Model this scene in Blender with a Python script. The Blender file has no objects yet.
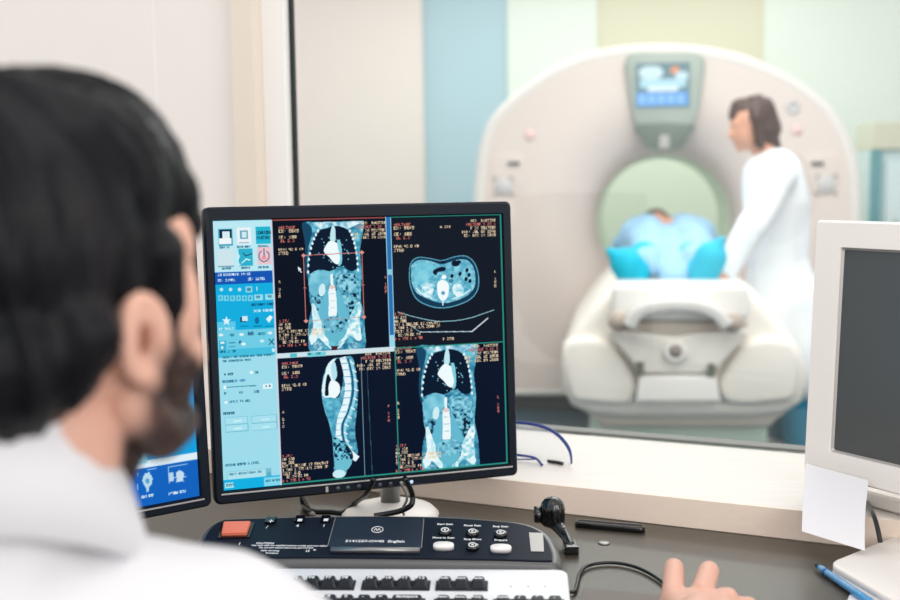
import bpy, bmesh, math, random
import numpy as np
from mathutils import Matrix, Vector, noise as mnoise

random.seed(7); np.random.seed(7)
SC = bpy.context.scene
COL = SC.collection

# ------------------------------------------------------------ camera, world, lights
FPX = 1150.0
CAMH = 1.25
PITCH = math.radians(6.0); ROLL = math.radians(0.75)
fwd = np.array([0, math.cos(PITCH), -math.sin(PITCH)])
_r0 = np.array([1., 0, 0]); _u0 = np.cross(_r0, fwd)
RGT = math.cos(ROLL) * _r0 - math.sin(ROLL) * _u0
UPV = np.cross(RGT, fwd)
CAM = np.array([0, 0, CAMH])

cam_data = bpy.data.cameras.new('camera')
cam = bpy.data.objects.new('camera', cam_data); COL.objects.link(cam)
M = Matrix.Identity(4)
for i in range(3):
    M[i][0] = RGT[i]; M[i][1] = UPV[i]; M[i][2] = -fwd[i]; M[i][3] = CAM[i]
cam.matrix_world = M
cam_data.sensor_width = 36.0
cam_data.lens = FPX / 900.0 * 36.0
cam_data.clip_start = 0.05
cam_data.dof.use_dof = True
cam_data.dof.focus_distance = 1.58
cam_data.dof.aperture_fstop = 3.3
SC.camera = cam

SC.view_settings.view_transform = 'Standard'
SC.view_settings.look = 'None'
SC.view_settings.exposure = 0.0
SC.view_settings.gamma = 1.0
SC.view_settings.use_curve_mapping = False

world = bpy.data.worlds.new('world'); SC.world = world; world.use_nodes = True
bg = world.node_tree.nodes['Background']
bg.inputs[0].default_value = (1.0, 0.975, 0.96, 1); bg.inputs[1].default_value = 1.1

def area_light(name, loc, size, power, color, size_y=None, rot=(0, 0, 0)):
    l = bpy.data.lights.new(name, 'AREA'); l.energy = power; l.color = color
    l.shape = 'RECTANGLE'; l.size = size; l.size_y = size_y or size
    o = bpy.data.objects.new(name, l); COL.objects.link(o); o.location = loc; o.rotation_euler = rot
    return o
area_light('control_room_ceiling_lamp', (0.3, 0.5, 2.6), 1.2, 6, (1, .97, .94), 0.6)
area_light('control_room_fill_light', (1.7, -1.0, 1.9), 2.0, 30, (1, .965, .94), 1.4, (math.radians(78), 0, math.radians(25)))  # added fill light behind the camera, brightens surfaces that face it
area_light('scan_room_ceiling_lamp', (1.0, 4.4, 2.75), 1.4, 26, (1, .98, .95), 1.4)
area_light('scan_room_front_fill', (.9, 2.95, 2.6), 1.6, 22, (1, .975, .95), .8, (math.radians(38), 0, 0))  # added fill light for the front faces of the table
area_light('scan_room_rear_fill', (.6, 7.1, 2.75), 3.4, 32, (.97, 1, .95), .8)  # added fill light behind the gantry, brightens bore and back wall

# ------------------------------------------------------------ measuring helpers
def ray(x, y): return fwd + RGT * (x - 450) / FPX + UPV * (300 - y) / FPX
def onz(x, y, z):
    d = ray(x, y); return CAM + d * ((z - CAMH) / d[2])
def ony(x, y, Y):
    d = ray(x, y); return CAM + d * (Y / d[1])
def onplane(x, y, P, n):
    d = ray(x, y); return CAM + d * (np.dot(np.asarray(P) - CAM, n) / np.dot(d, n))

# ------------------------------------------------------------ materials
def s2l(c):
    c = np.asarray(c, float) / 255.0
    return np.where(c <= 0.04045, c / 12.92, ((c + 0.055) / 1.055) ** 2.4)
MATS = {}
def mat(name, rgb, rough=.5, metal=0., noise=0., nscale=8., bump=0., bscale=60., coat=0., sss=0., spec=.5, stretch=None, lo=None):
    """procedural material: base colour varied by noise, optional bump"""
    if name in MATS: return MATS[name]
    m = bpy.data.materials.new(name); m.use_nodes = True
    nt = m.node_tree; b = nt.nodes['Principled BSDF']
    c = list(s2l(rgb)) + [1]
    b.inputs['Base Color'].default_value = c
    b.inputs['Roughness'].default_value = rough; b.inputs['Metallic'].default_value = metal
    b.inputs['Coat Weight'].default_value = coat; b.inputs['Specular IOR Level'].default_value = spec
    if sss:
        b.inputs['Subsurface Weight'].default_value = sss; b.inputs['Subsurface Scale'].default_value = .01
        b.inputs['Subsurface Radius'].default_value = (1, .35, .2)
    tc = nt.nodes.new('ShaderNodeTexCoord'); mp = nt.nodes.new('ShaderNodeMapping')
    nt.links.new(tc.outputs['Object'], mp.inputs[0])
    if stretch: mp.inputs['Scale'].default_value = stretch
    n = nt.nodes.new('ShaderNodeTexNoise'); n.inputs['Scale'].default_value = nscale; n.inputs['Detail'].default_value = 4
    nt.links.new(mp.outputs[0], n.inputs['Vector'])
    mx = nt.nodes.new('ShaderNodeMix'); mx.data_type = 'RGBA'
    k = max(noise, .01)
    lo_c = list(s2l(lo)) + [1] if lo else [v * (1 - k) for v in c[:3]] + [1]
    mx.inputs['A'].default_value = lo_c; mx.inputs['B'].default_value = [min(1, v * (1 + k)) for v in c[:3]] + [1] if not lo else c
    nt.links.new(n.outputs['Fac'], mx.inputs['Factor']); nt.links.new(mx.outputs['Result'], b.inputs['Base Color'])
    if bump:
        n2 = nt.nodes.new('ShaderNodeTexNoise'); n2.inputs['Scale'].default_value = bscale; n2.inputs['Detail'].default_value = 3
        nt.links.new(mp.outputs[0], n2.inputs['Vector'])
        bp = nt.nodes.new('ShaderNodeBump'); bp.inputs['Strength'].default_value = bump; bp.inputs['Distance'].default_value = .002
        nt.links.new(n2.outputs['Fac'], bp.inputs['Height']); nt.links.new(bp.outputs[0], b.inputs['Normal'])
    MATS[name] = m
    return m
def emit_mat(name, rgb, strength=1.):
    m = bpy.data.materials.new(name); m.use_nodes = True
    b = m.node_tree.nodes['Principled BSDF']
    b.inputs['Base Color'].default_value = (.02, .02, .02, 1)
    b.inputs['Emission Color'].default_value = list(s2l(rgb)) + [1]; b.inputs['Emission Strength'].default_value = strength
    return m
def attr_emit_mat(name, strength=1., rough=.35):
    m = bpy.data.materials.new(name); m.use_nodes = True
    nt = m.node_tree; b = nt.nodes['Principled BSDF']
    b.inputs['Base Color'].default_value = (.0012, .0014, .002, 1); b.inputs['Roughness'].default_value = rough
    b.inputs['Specular IOR Level'].default_value = .015
    a = nt.nodes.new('ShaderNodeAttribute'); a.attribute_name = 'col'
    nt.links.new(a.outputs['Color'], b.inputs['Emission Color']); b.inputs['Emission Strength'].default_value = strength
    return m

m_wallcream = mat('cream_wall_paint', (241, 236, 231), .6, noise=.02, bump=.05, bscale=200)
m_wallwhite = mat('white_wall_paint', (246, 244, 241), .55, noise=.015, bump=.05, bscale=200)
m_beige = mat('beige_casing_paint', (234, 222, 208), .55, noise=.02)
m_seal = mat('black_rubber_seal', (14, 26, 28), .5, noise=.2)
m_greyseal = mat('grey_metal_rail', (112, 114, 110), .5, .0, noise=.05)
m_wood = mat('pale_washed_wood', (230, 227, 224), .42, noise=.05, nscale=5, stretch=(2, 30, 30), lo=(216, 208, 200))
m_woodfront = mat('pale_wood_edge', (250, 233, 218), .5, noise=.05, nscale=5, stretch=(2, 30, 30), lo=(242, 222, 205))
m_desk = mat('grey_laminate', (66, 60, 50), .3, noise=.05, nscale=140, bump=.06, bscale=400)
m_floor = mat('dark_teal_vinyl', (24, 62, 78), .3, noise=.1, nscale=5)
m_floor2 = mat('grey_vinyl', (120, 116, 110), .5, noise=.06)
m_black = mat('black_plastic', (11, 20, 33), .5, noise=.08, bump=.15, bscale=900, spec=.2)
m_blackgloss = mat('glossy_black_plastic', (12, 14, 18), .15, noise=.1, coat=.4)
m_screenoff = mat('matte_screen_glass', (84, 86, 86), .18, noise=.03, nscale=600)
m_silver = mat('silver_plastic', (176, 174, 172), .35, .3, noise=.04)
m_steel = mat('brushed_steel', (150, 150, 150), .3, .8, noise=.06, nscale=30, stretch=(1, 1, 20))
m_white = mat('white_plastic', (240, 238, 236), .4, noise=.015)
m_offwhite = mat('ivory_plastic', (246, 241, 236), .42, noise=.02, bump=.05, bscale=800)
m_key = mat('black_key_plastic', (17, 24, 34), .42, noise=.1, bump=.1, bscale=900)
m_legend = mat('white_print', (232, 234, 236), .5, noise=.02)
m_navy = mat('navy_membrane', (15, 25, 40), .5, noise=.1, nscale=200, spec=.2)
m_orange = mat('orange_plastic', (240, 128, 100), .4, noise=.04)
m_paper = mat('white_paper', (226, 226, 230), .75, noise=.015, bump=.1, bscale=60)
m_cable = mat('black_cable_rubber', (14, 18, 24), .35, noise=.1)
m_greycable = mat('grey_cable_rubber', (150, 146, 142), .45, noise=.05)
m_coat = mat('white_cotton', (221, 221, 225), .85, noise=.02, nscale=20, bump=.25, bscale=700)
m_coat2 = mat('bright_white_cotton', (240, 244, 248), .85, noise=.02, bump=.2, bscale=200)
m_skin_far = mat('far_skin', (214, 158, 132), .55, noise=.06, sss=.1)
m_eye = mat('eye_white', (235, 232, 228), .2, noise=.03)

def hair_mat(name, dark, light, scale):
    m = bpy.data.materials.new(name); m.use_nodes = True; nt = m.node_tree; b = nt.nodes['Principled BSDF']
    a = nt.nodes.new('ShaderNodeAttribute'); a.attribute_name = 'strand'
    cr = nt.nodes.new('ShaderNodeMix'); cr.data_type = 'RGBA'
    cr.inputs['A'].default_value = list(s2l(dark)) + [1]; cr.inputs['B'].default_value = list(s2l(light)) + [1]
    nt.links.new(a.outputs['Fac'], cr.inputs['Factor']); nt.links.new(cr.outputs['Result'], b.inputs['Base Color'])
    b.inputs['Roughness'].default_value = .38; b.inputs['Specular IOR Level'].default_value = .13
    return m
m_hair = hair_mat('black_brown_hair', (4, 7, 13), (33, 31, 34), 1)
m_hairbrown = mat('dark_brown_hair', (66, 44, 38), .5, noise=.4, nscale=60, stretch=(1, 1, .15))

# ------------------------------------------------------------ object helpers
def link(o): COL.objects.link(o); return o
WM = {}
def thing(name, label, cat, loc=(0, 0, 0), rotz=0, group=None):
    o = link(bpy.data.objects.new(name, None)); o.empty_display_size = .05
    o.location = [float(v) for v in loc]; o.rotation_euler = (0, 0, rotz)
    WM[o] = Matrix.Translation(Vector([float(v) for v in loc])) @ Matrix.Rotation(rotz, 4, 'Z')
    o['label'] = label; o['category'] = cat
    if group: o['group'] = group
    return o
def tag(o, label, cat, group=None):
    o['label'] = label; o['category'] = cat
    if group: o['group'] = group
    return o
def struct(o): o['kind'] = 'structure'; return o
def obj(name, geo, m, parent=None, smooth=False, at=None, origin=None, label=None):
    """geo: bmesh or mesh.  at: matrix geo->world.  Without 'at' the geometry is already in the parent's frame
    (or the world).  origin: world point used as the object's own origin when it is top-level."""
    if isinstance(geo, bmesh.types.BMesh):
        me = bpy.data.meshes.new(name)
        geo.normal_update(); geo.to_mesh(me); geo.free()
    else: me = geo
    me.name = name
    if at is not None:
        T = at.copy()
        if parent is not None:
            T = full(parent).inverted() @ T
        me.transform(T)
        if T.determinant() < 0: me.flip_normals()
    if m is not None:
        me.materials.clear(); me.materials.append(m)
    if smooth: me.shade_smooth()
    o = link(bpy.data.objects.new(name, me))
    if parent is not None:
        o.parent = parent; WM[o] = full(parent)
    else:
        if origin is None:
            v = np.empty(len(me.vertices) * 3); me.vertices.foreach_get('co', v); v = v.reshape(-1, 3)
            origin = [(v[:, 0].min() + v[:, 0].max()) / 2, (v[:, 1].min() + v[:, 1].max()) / 2, v[:, 2].min()]
        T = Matrix.Translation(Vector([float(a) for a in origin]))
        me.transform(T.inverted()); o.matrix_world = T; o.location = T.translation; WM[o] = T
    if label: o['label'] = label
    return o
def full(o): return WM[o]

def bm_new(): return bmesh.new()
def add_box(bm, c, s, bevel=0., seg=2, rz=0., R=None):
    mt = Matrix.Translation(Vector([float(v) for v in c])) @ (R if R is not None else Matrix.Rotation(rz, 4, 'Z')) @ Matrix.Diagonal((s[0], s[1], s[2], 1))
    b2 = bmesh.new(); bmesh.ops.create_cube(b2, size=1, matrix=mt)
    if bevel: bmesh.ops.bevel(b2, geom=b2.edges[:], offset=bevel, segments=seg, profile=.7, affect='EDGES')
    merge(bm, b2); return bm
def merge(bm, b2):
    me = bpy.data.meshes.new('tmp'); b2.to_mesh(me); b2.free(); bm.from_mesh(me); bpy.data.meshes.remove(me)
def box(c, s, bevel=0., seg=2, rz=0., R=None): return add_box(bmesh.new(), c, s, bevel, seg, rz, R)
def loft(bm, rings, cap0=True, cap1=True, closed=True):
    vs = [[bm.verts.new([float(a) for a in p]) for p in r] for r in rings]
    n = len(rings[0])
    for a, b in zip(vs[:-1], vs[1:]):
        for i in range(n if closed else n - 1):
            j = (i + 1) % n
            bm.faces.new((a[i], a[j], b[j], b[i]))
    if cap0 and closed: bm.faces.new(vs[0][::-1])
    if cap1 and closed: bm.faces.new(vs[-1])
    bmesh.ops.recalc_face_normals(bm, faces=bm.faces[:])
    return bm
def catmull(pts, n=8, closed=False):
    P = [np.asarray(p, float) for p in pts]; out = []
    N = len(P)
    for i in range(N if closed else N - 1):
        p0 = P[(i - 1) % N] if closed or i > 0 else P[0]; p1 = P[i]; p2 = P[(i + 1) % N]
        p3 = P[(i + 2) % N] if closed or i < N - 2 else P[-1]
        for k in range(n):
            t = k / n
            out.append(.5 * ((2 * p1) + (-p0 + p2) * t + (2 * p0 - 5 * p1 + 4 * p2 - p3) * t * t + (-p0 + 3 * p1 - 3 * p2 + p3) * t ** 3))
    if not closed: out.append(P[-1])
    return out
def tube(bm, pts, r, n=10, smooth=8, caps=True):
    P = catmull(pts, smooth) if smooth else [np.asarray(p, float) for p in pts]
    R = [r] * len(P) if not hasattr(r, '__len__') else list(np.interp(np.linspace(0, 1, len(P)), np.linspace(0, 1, len(r)), r))
    rings = []; prev = None
    for i, p in enumerate(P):
        t = P[min(i + 1, len(P) - 1)] - P[max(i - 1, 0)]; t /= (np.linalg.norm(t) + 1e-12)
        if prev is None:
            a = np.array([0, 0, 1.]) if abs(t[2]) < .9 else np.array([1., 0, 0])
        else: a = prev
        u = a - t * np.dot(a, t); u /= (np.linalg.norm(u) + 1e-12); prev = u; v = np.cross(t, u)
        rings.append([p + R[i] * (math.cos(q) * u + math.sin(q) * v) for q in np.linspace(0, 2 * math.pi, n, endpoint=False)])
    return loft(bm, rings, caps, caps)
def lathe(bm, prof, c=(0, 0, 0), n=32, R=None):
    """prof [(r,z)...] around Z (or rotated by R) at c"""
    c = np.asarray(c, float); rings = []
    for r, z in prof:
        ring = []
        for q in np.linspace(0, 2 * math.pi, n, endpoint=False):
            p = Vector((max(r, 1e-5) * math.cos(q), max(r, 1e-5) * math.sin(q), z))
            if R is not None: p = R @ p
            ring.append(c + np.array(p))
        rings.append(ring)
    return loft(bm, rings)
def rrect(w, h, r, n=5, cx=0, cy=0):
    out = []
    for (sx, sy, a0) in ((1, -1, -90), (1, 1, 0), (-1, 1, 90), (-1, -1, 180)):
        for k in range(n + 1):
            a = math.radians(a0 + 90 * k / n)
            out.append((cx + sx * (w / 2 - r) + r * math.cos(a), cy + sy * (h / 2 - r) + r * math.sin(a)))
    return out
def frame_mat(O, X, Y, Z):
    m = Matrix.Identity(4)
    for i in range(3): m[i][0] = X[i]; m[i][1] = Y[i]; m[i][2] = Z[i]; m[i][3] = O[i]
    return m
def text_mesh(s, size, extrude=.0002, align='CENTER', bold=0.):
    c = bpy.data.curves.new('t', 'FONT'); c.body = s; c.size = size; c.extrude = extrude; c.align_x = align; c.align_y = 'CENTER'
    c.offset = bold; c.resolution_u = 2
    o = bpy.data.objects.new('t', c); COL.objects.link(o)
    dg = bpy.context.evaluated_depsgraph_get(); dg.update()
    me = bpy.data.meshes.new_from_object(o.evaluated_get(dg)); bpy.data.objects.remove(o); bpy.data.curves.remove(c)
    return me

# blobs: closed primitives fused into one smooth continuous skin
def prim_ell(bm, c, r, R=None):
    mt = Matrix.Translation(Vector([float(v) for v in c])) @ (R if R is not None else Matrix.Identity(4)) @ Matrix.Diagonal((r[0], r[1], r[2], 1))
    bmesh.ops.create_icosphere(bm, subdivisions=3, radius=1, matrix=mt)
def prim_cap(bm, a, b, ra, rb, n=16):
    a = np.asarray(a, float); b = np.asarray(b, float); L = np.linalg.norm(b - a) + 1e-9; t = (b - a) / L
    q = Vector(t).to_track_quat('Z', 'Y').to_matrix().to_4x4(); mt = Matrix.Translation(Vector(a)) @ q
    prof = [(ra * math.sin(k), -ra * math.cos(k)) for k in np.linspace(0.05, math.pi / 2, 5)]
    prof += [(rb * math.cos(k), L + rb * math.sin(k)) for k in np.linspace(0, math.pi / 2 - .05, 5)]
    rings = [[np.array(mt @ Vector((r * math.cos(x), r * math.sin(x), z))) for x in np.linspace(0, 2 * math.pi, n, endpoint=False)] for r, z in prof]
    loft(bm, rings)
def fuse(bm, voxel, smooth=6, fac=.5):
    me = bpy.data.meshes.new('blob'); bm.to_mesh(me); bm.free()
    o = bpy.data.objects.new('blob', me); COL.objects.link(o)
    r = o.modifiers.new('r', 'REMESH'); r.mode = 'VOXEL'; r.voxel_size = voxel; r.use_smooth_shade = True
    if smooth:
        s = o.modifiers.new('s', 'SMOOTH'); s.iterations = smooth; s.factor = fac
    dg = bpy.context.evaluated_depsgraph_get(); dg.update()
    out = bpy.data.meshes.new_from_object(o.evaluated_get(dg))
    bpy.data.objects.remove(o); bpy.data.meshes.remove(me)
    out.shade_smooth()
    return out
def coords(me):
    v = np.empty(len(me.vertices) * 3); me.vertices.foreach_get('co', v); return v.reshape(-1, 3)
def normals(me):
    v = np.empty(len(me.vertices) * 3); me.vertex_normals.foreach_get('vector', v); return v.reshape(-1, 3)
def setco(me, v): me.vertices.foreach_set('co', np.ascontiguousarray(v, dtype=np.float32).ravel()); me.update()

# value noise in numpy
_perm = np.random.RandomState(3).rand(64, 64, 64)
def vnoise(p):
    p = np.asarray(p, float); i = np.floor(p).astype(int); f = p - i; f = f * f * (3 - 2 * f); r = 0
    for dx in (0, 1):
        for dy in (0, 1):
            for dz in (0, 1):
                w = (f[..., 0] if dx else 1 - f[..., 0]) * (f[..., 1] if dy else 1 - f[..., 1]) * (f[..., 2] if dz else 1 - f[..., 2])
                r = r + w * _perm[(i[..., 0] + dx) % 64, (i[..., 1] + dy) % 64, (i[..., 2] + dz) % 64]
    return r
#@@PART2
# ------------------------------------------------------------ the control room wall with the viewing window
Z3 = np.array([0, 0, 1.])
WX = np.array([.9085, -.4179, 0]); WB = np.array([.4179, .9085, 0]); W0 = np.array([.168, 1.7145, 0])
MW = frame_mat(W0, WX, WB, Z3)
def wloc(px, py, yl):
    P = onplane(px, py, W0 + WB * yl, WB) - W0; return np.dot(P, WX), P[2]
GY = .348
def wx(px, yl=GY): return wloc(px, 100, yl)[0]
def wbox(name, x0, x1, y0, y1, z0, z1, m, bevel=0., parent=None, kind=True):
    o = obj(name, box(((x0 + x1) / 2, (y0 + y1) / 2, (z0 + z1) / 2), (x1 - x0, y1 - y0, z1 - z0), bevel), m, parent, at=MW)
    if kind and parent is None: struct(o)
    return o
xe = wx(291.2); xj = wx(263, GY - .02); xc = wx(232.5, GY - .05); xg = wx(157, GY - .01)
XR = 2.0
wbox('wall_left', -3.2, xg - .004, GY - .012, GY + .12, 0, 2.7, m_wallcream)
wbox('wall_panel', xg + .004, xc, GY - .012, GY + .12, 0, 2.7, m_wallcream)
wbox('trim_1', xg - .004, xg + .004, GY - .0105, GY + .10, 0, 2.7, m_wallwhite)
wbox('trim_2', xc, xj, GY - .05, GY + .05, .785, 2.7, m_beige, .003)
wbox('trim_3', xj, xe, GY - .02, GY + .010, .785, 2.7, m_wallwhite, .003)
wbox('wall_under_window', xc + .001, XR, GY - .006, GY + .02, 0, .74, m_wallcream)
wbox('wall_above_window', xe + .001, XR, GY - .01, GY + .12, 2.35, 2.7, m_wallcream)
wbox('sill_board', -3.2, XR, 0, GY - .008, .740, .7838, m_wood, .002).name = 'trim_4'
wbox('sill_edge', -3.2, XR, -.003, 0.0005, .7405, .7835, m_woodfront, .0008).name = 'trim_5'
# window: glass, black side seal, grey bottom rail
wn = obj('window_1', box(((xe + XR) / 2 + .01, GY + .012, 1.57), (XR - xe - .02, .008, 1.55)), None, at=MW); struct(wn)
gm = bpy.data.materials.new('window_glass'); gm.use_nodes = True; nt = gm.node_tree
for n in list(nt.nodes):
    if n.type != 'OUTPUT_MATERIAL': nt.nodes.remove(n)
out = [n for n in nt.nodes if n.type == 'OUTPUT_MATERIAL'][0]
tr = nt.nodes.new('ShaderNodeBsdfTransparent'); tr.inputs[0].default_value = (.975, .992, .985, 1)
gl = nt.nodes.new('ShaderNodeBsdfGlossy'); gl.inputs['Roughness'].default_value = .02
mx = nt.nodes.new('ShaderNodeMixShader'); mx.inputs[0].default_value = .035
nt.links.new(tr.outputs[0], mx.inputs[1]); nt.links.new(gl.outputs[0], mx.inputs[2]); nt.links.new(mx.outputs[0], out.inputs[0])
wn.data.materials.append(gm)
def wchild(name, x0, x1, y0, y1, z0, z1, m, parent):
    return obj(name, box(((x0 + x1) / 2, (y0 + y1) / 2, (z0 + z1) / 2), (x1 - x0, y1 - y0, z1 - z0), .001), m, parent, at=MW)
wchild('side_seal', xe, xe + .0085, GY - .002, GY + .0075, .784, 2.35, m_seal, wn)
wchild('bottom_rail', xe + .0075, XR, GY - .004, GY + .03, .784, .7890, m_greyseal, wn)

# floors
f1 = obj('floor', box((0, 0.2, -.02), (7, 3.6, .04)), m_floor2, at=Matrix.Identity(4)); struct(f1)
f1.data.transform(Matrix.Identity(4))

# ------------------------------------------------------------ scan room frame (origin on the floor under the gantry front)
Gc = ony(665, 222, 6.0); Tn = ony(681, 300, 4.45)
ax = (Gc - Tn) * np.array([1, 1, 0]); ax /= np.linalg.norm(ax)
TX = np.array([ax[1], -ax[0], 0]); T0 = np.array([Gc[0], Gc[1], 0])
MT = frame_mat(T0, TX, ax, Z3)
def tl(px, py, yl):
    P = onplane(px, py, T0 + ax * yl, ax) - T0; return np.array([np.dot(P, TX), P[2]])
ZC = tl(665, 222, 0)[1]
TRZ = math.atan2(TX[1], TX[0])
def tw(x, y, z): return T0 + TX * x + ax * y + Z3 * z
def prism_px(pts, y0, y1, bevel=0., smooth=0, closed=True, yref=None):
    """extrude an outline measured on the plane y=yref from y0 (front) to y1 (back), front edge rounded by bevel"""
    yr = y0 if yref is None else yref
    P = [tl(*p, yr) for p in pts]
    if smooth: P = catmull(P, smooth, True)
    return prism_xz(P, y0, y1, bevel)
def prism_xz(P, y0, y1, bevel=0.):
    P = [np.asarray(p) for p in P]; c = sum(P) / len(P)
    def ring(k, y):
        out = []
        n = len(P)
        for i in range(n):
            t = P[(i + 1) % n] - P[i - 1]; t = t / (np.linalg.norm(t) + 1e-9)
            nn = np.array([t[1], -t[0]])
            if np.dot(nn, P[i] - c) < 0: nn = -nn
            q = P[i] - nn * k; out.append((q[0], y, q[1]))
        return out
    rings = []
    if bevel:
        for a in (0, 22, 45, 67, 90):
            r = math.radians(a); rings.append(ring(bevel * (1 - math.sin(r)), y0 + bevel * (1 - math.cos(r))))
    else: rings.append(ring(0, y0))
    rings.append(ring(0, y1))
    return loft(bmesh.new(), rings)

# scan room shell
m_sc_cream = mat('blush_wall_paint', (229, 219, 212), .6, noise=.02)
m_sc_blue = mat('light_blue_wall_panel', (172, 202, 212), .5, noise=.03, nscale=2)
m_sc_mint = mat('pale_mint_wall_paint', (224, 233, 223), .6, noise=.02, nscale=2)
m_sc_olive = mat('pale_olive_wall_paint', (216, 212, 188), .6, noise=.02, nscale=2)
YB = 2.3
def tbox(name, x0, x1, y0, y1, z0, z1, m, bevel=0.): return struct(obj(name, box(((x0 + x1) / 2, (y0 + y1) / 2, (z0 + z1) / 2), (x1 - x0, y1 - y0, z1 - z0), bevel), m, at=MT))
x1 = tl(423, 100, YB - .06)[0]
tbox('wall_far_left', -4.2, x1, YB - .06, YB + .1, 0, 3.0, m_sc_cream)
x2 = tl(508, 60, YB)[0]; x3 = tl(597, 30, YB)[0]; x4 = tl(764, 30, YB)[0]
tbox('wall_back_blue', x1, x2, YB, YB + .1, 0, 3.0, m_sc_blue)
tbox('wall_back_mint', x2, x3, YB - .03, YB + .1, 0, 3.0, m_sc_mint)
tbox('wall_back_olive', x3, x4, YB, YB + .1, 1.75, 3.0, m_sc_olive)
tbox('wall_back_lower', x3, x4, YB, YB + .1, 0, 1.75, mat('soft_green_wall_paint', (224, 236, 214), .6, noise=.02))
tbox('wall_back_right', x4, 4.6, YB - .02, YB + .1, 0, 3.0, m_sc_mint)
fl = obj('floor_scan_room', box((.2, -1.1, -.02), (8.8, 7.0, .04)), m_floor, at=MT); struct(fl)

# ------------------------------------------------------------ CT gantry
m_gan = mat('warm_white_gantry_shell', (224, 211, 204), .42, noise=.015, nscale=3)
m_ganrim = mat('gantry_rim_highlight', (229, 225, 220), .35, noise=.01)  # edge highlight put into the colour, whiter than the front cover
m_bore = mat('mint_bore_liner', (220, 238, 216), .4, noise=.02)
m_shield = mat('sage_grey_plastic', (158, 170, 162), .3, noise=.05)
m_shield2 = mat('dark_sage_plastic', (104, 118, 110), .3, noise=.08)
m_darkbase = mat('dark_readout_and_plinth_shade', (40, 52, 58), .5, noise=.1)
gantry = thing('ct_scanner', 'large warm white ring shaped CT scanner with round bore behind the window glass', 'scanner', T0, TRZ)
opx = [(665, 42), (625, 44), (585, 51), (545, 69), (508, 97), (487, 118), (477, 150), (473, 190), (472, 260), (473, 330), (476, 385), (484, 397), (560, 398), (665, 398), (760, 398),
       (850, 397), (859, 385), (862, 330), (863, 260), (863, 200), (861, 165), (852, 135), (832, 103), (795, 75), (745, 53), (705, 45)]
OP = np.array([tl(*p, 0) for p in opx]) - [0, ZC]
dn = np.concatenate([np.linspace(OP[i], OP[(i + 1) % len(OP)], 12, endpoint=False) for i in range(len(OP))])
an = np.arctan2(dn[:, 1], dn[:, 0]); rr = np.hypot(dn[:, 0], dn[:, 1]); o_ = np.argsort(an); an = an[o_]; rr = rr[o_]
NA = 120; TH = np.linspace(-math.pi, math.pi, NA, endpoint=False)
RO = np.interp(TH, an, rr, period=2 * math.pi)
RO = sum(np.roll(RO, k) * w for k, w in ((-1, .25), (0, .5), (1, .25)))
RB = .340
def ring_(R, y): return [(R[i] * math.cos(TH[i]), y, ZC + R[i] * math.sin(TH[i])) for i in range(NA)]
cst = lambda v: np.full(NA, v)
fr = [ring_(cst(.352), .26), ring_(cst(.365), .17), ring_(cst(.395), .105), ring_(cst(.45), .058), ring_(cst(.54), .022), ring_(cst(.62), .002)]
for k in (.25, .5, .75): fr.append(ring_(cst(.62) * (1 - k) + (RO - .055) * k, 0.0))
fr.append(ring_(RO - .055, 0.0))
obj('front_cover', loft(bmesh.new(), fr, False, False), m_gan, gantry, True, at=MT)
rim = [ring_(RO - .056, .0), ring_(RO - .04, -.006), ring_(RO - .018, .004), ring_(RO - .004, .03), ring_(RO, .07), ring_(RO - .01, .45), ring_(RO - .05, .86), ring_(RO - .09, .9), ring_(cst(.45), .9), ring_(cst(RB), .88)]
obj('outer_shell', loft(bmesh.new(), rim, False, False), m_ganrim, gantry, True, at=MT, label='outer rim and side shell, whitened for the edge highlight')
obj('bore_liner', loft(bmesh.new(), [ring_(cst(.353), .258), ring_(cst(RB), .27), ring_(cst(RB), .5), ring_(cst(RB), .885)], False, False), m_bore, gantry, True, at=MT, label='pale mint tunnel liner')
obj('plinth', box((0, .45, .045), (1.86, .78, .09), .01), m_darkbase, gantry, at=MT, label='recessed plinth coloured dark as the shade under the scanner')  # dark colour stands in for the gantry's shadow on the floor
sh = [(628, 55), (665, 53), (702, 55), (702.5, 85), (698, 112), (690, 134), (682, 148), (665, 150), (648, 148), (640, 134), (632, 112), (627.5, 85)]
shield = obj('display_housing', prism_px(sh, -.045, .02, .015, 4), m_shield, gantry, True, at=MT, label='grey green shield shaped display housing')
obj('lower_grille', prism_px([(636, 124), (694, 124), (688, 137), (681, 147), (665, 148.5), (649, 147), (642, 137)], -.05, -.03, .004, 2), m_shield2, shield, True, at=MT)
obj('speaker_opening', prism_px([(660, 135), (669, 135), (670, 148), (659, 148)], -.054, -.04, .002), m_silver, shield, at=MT)
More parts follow.
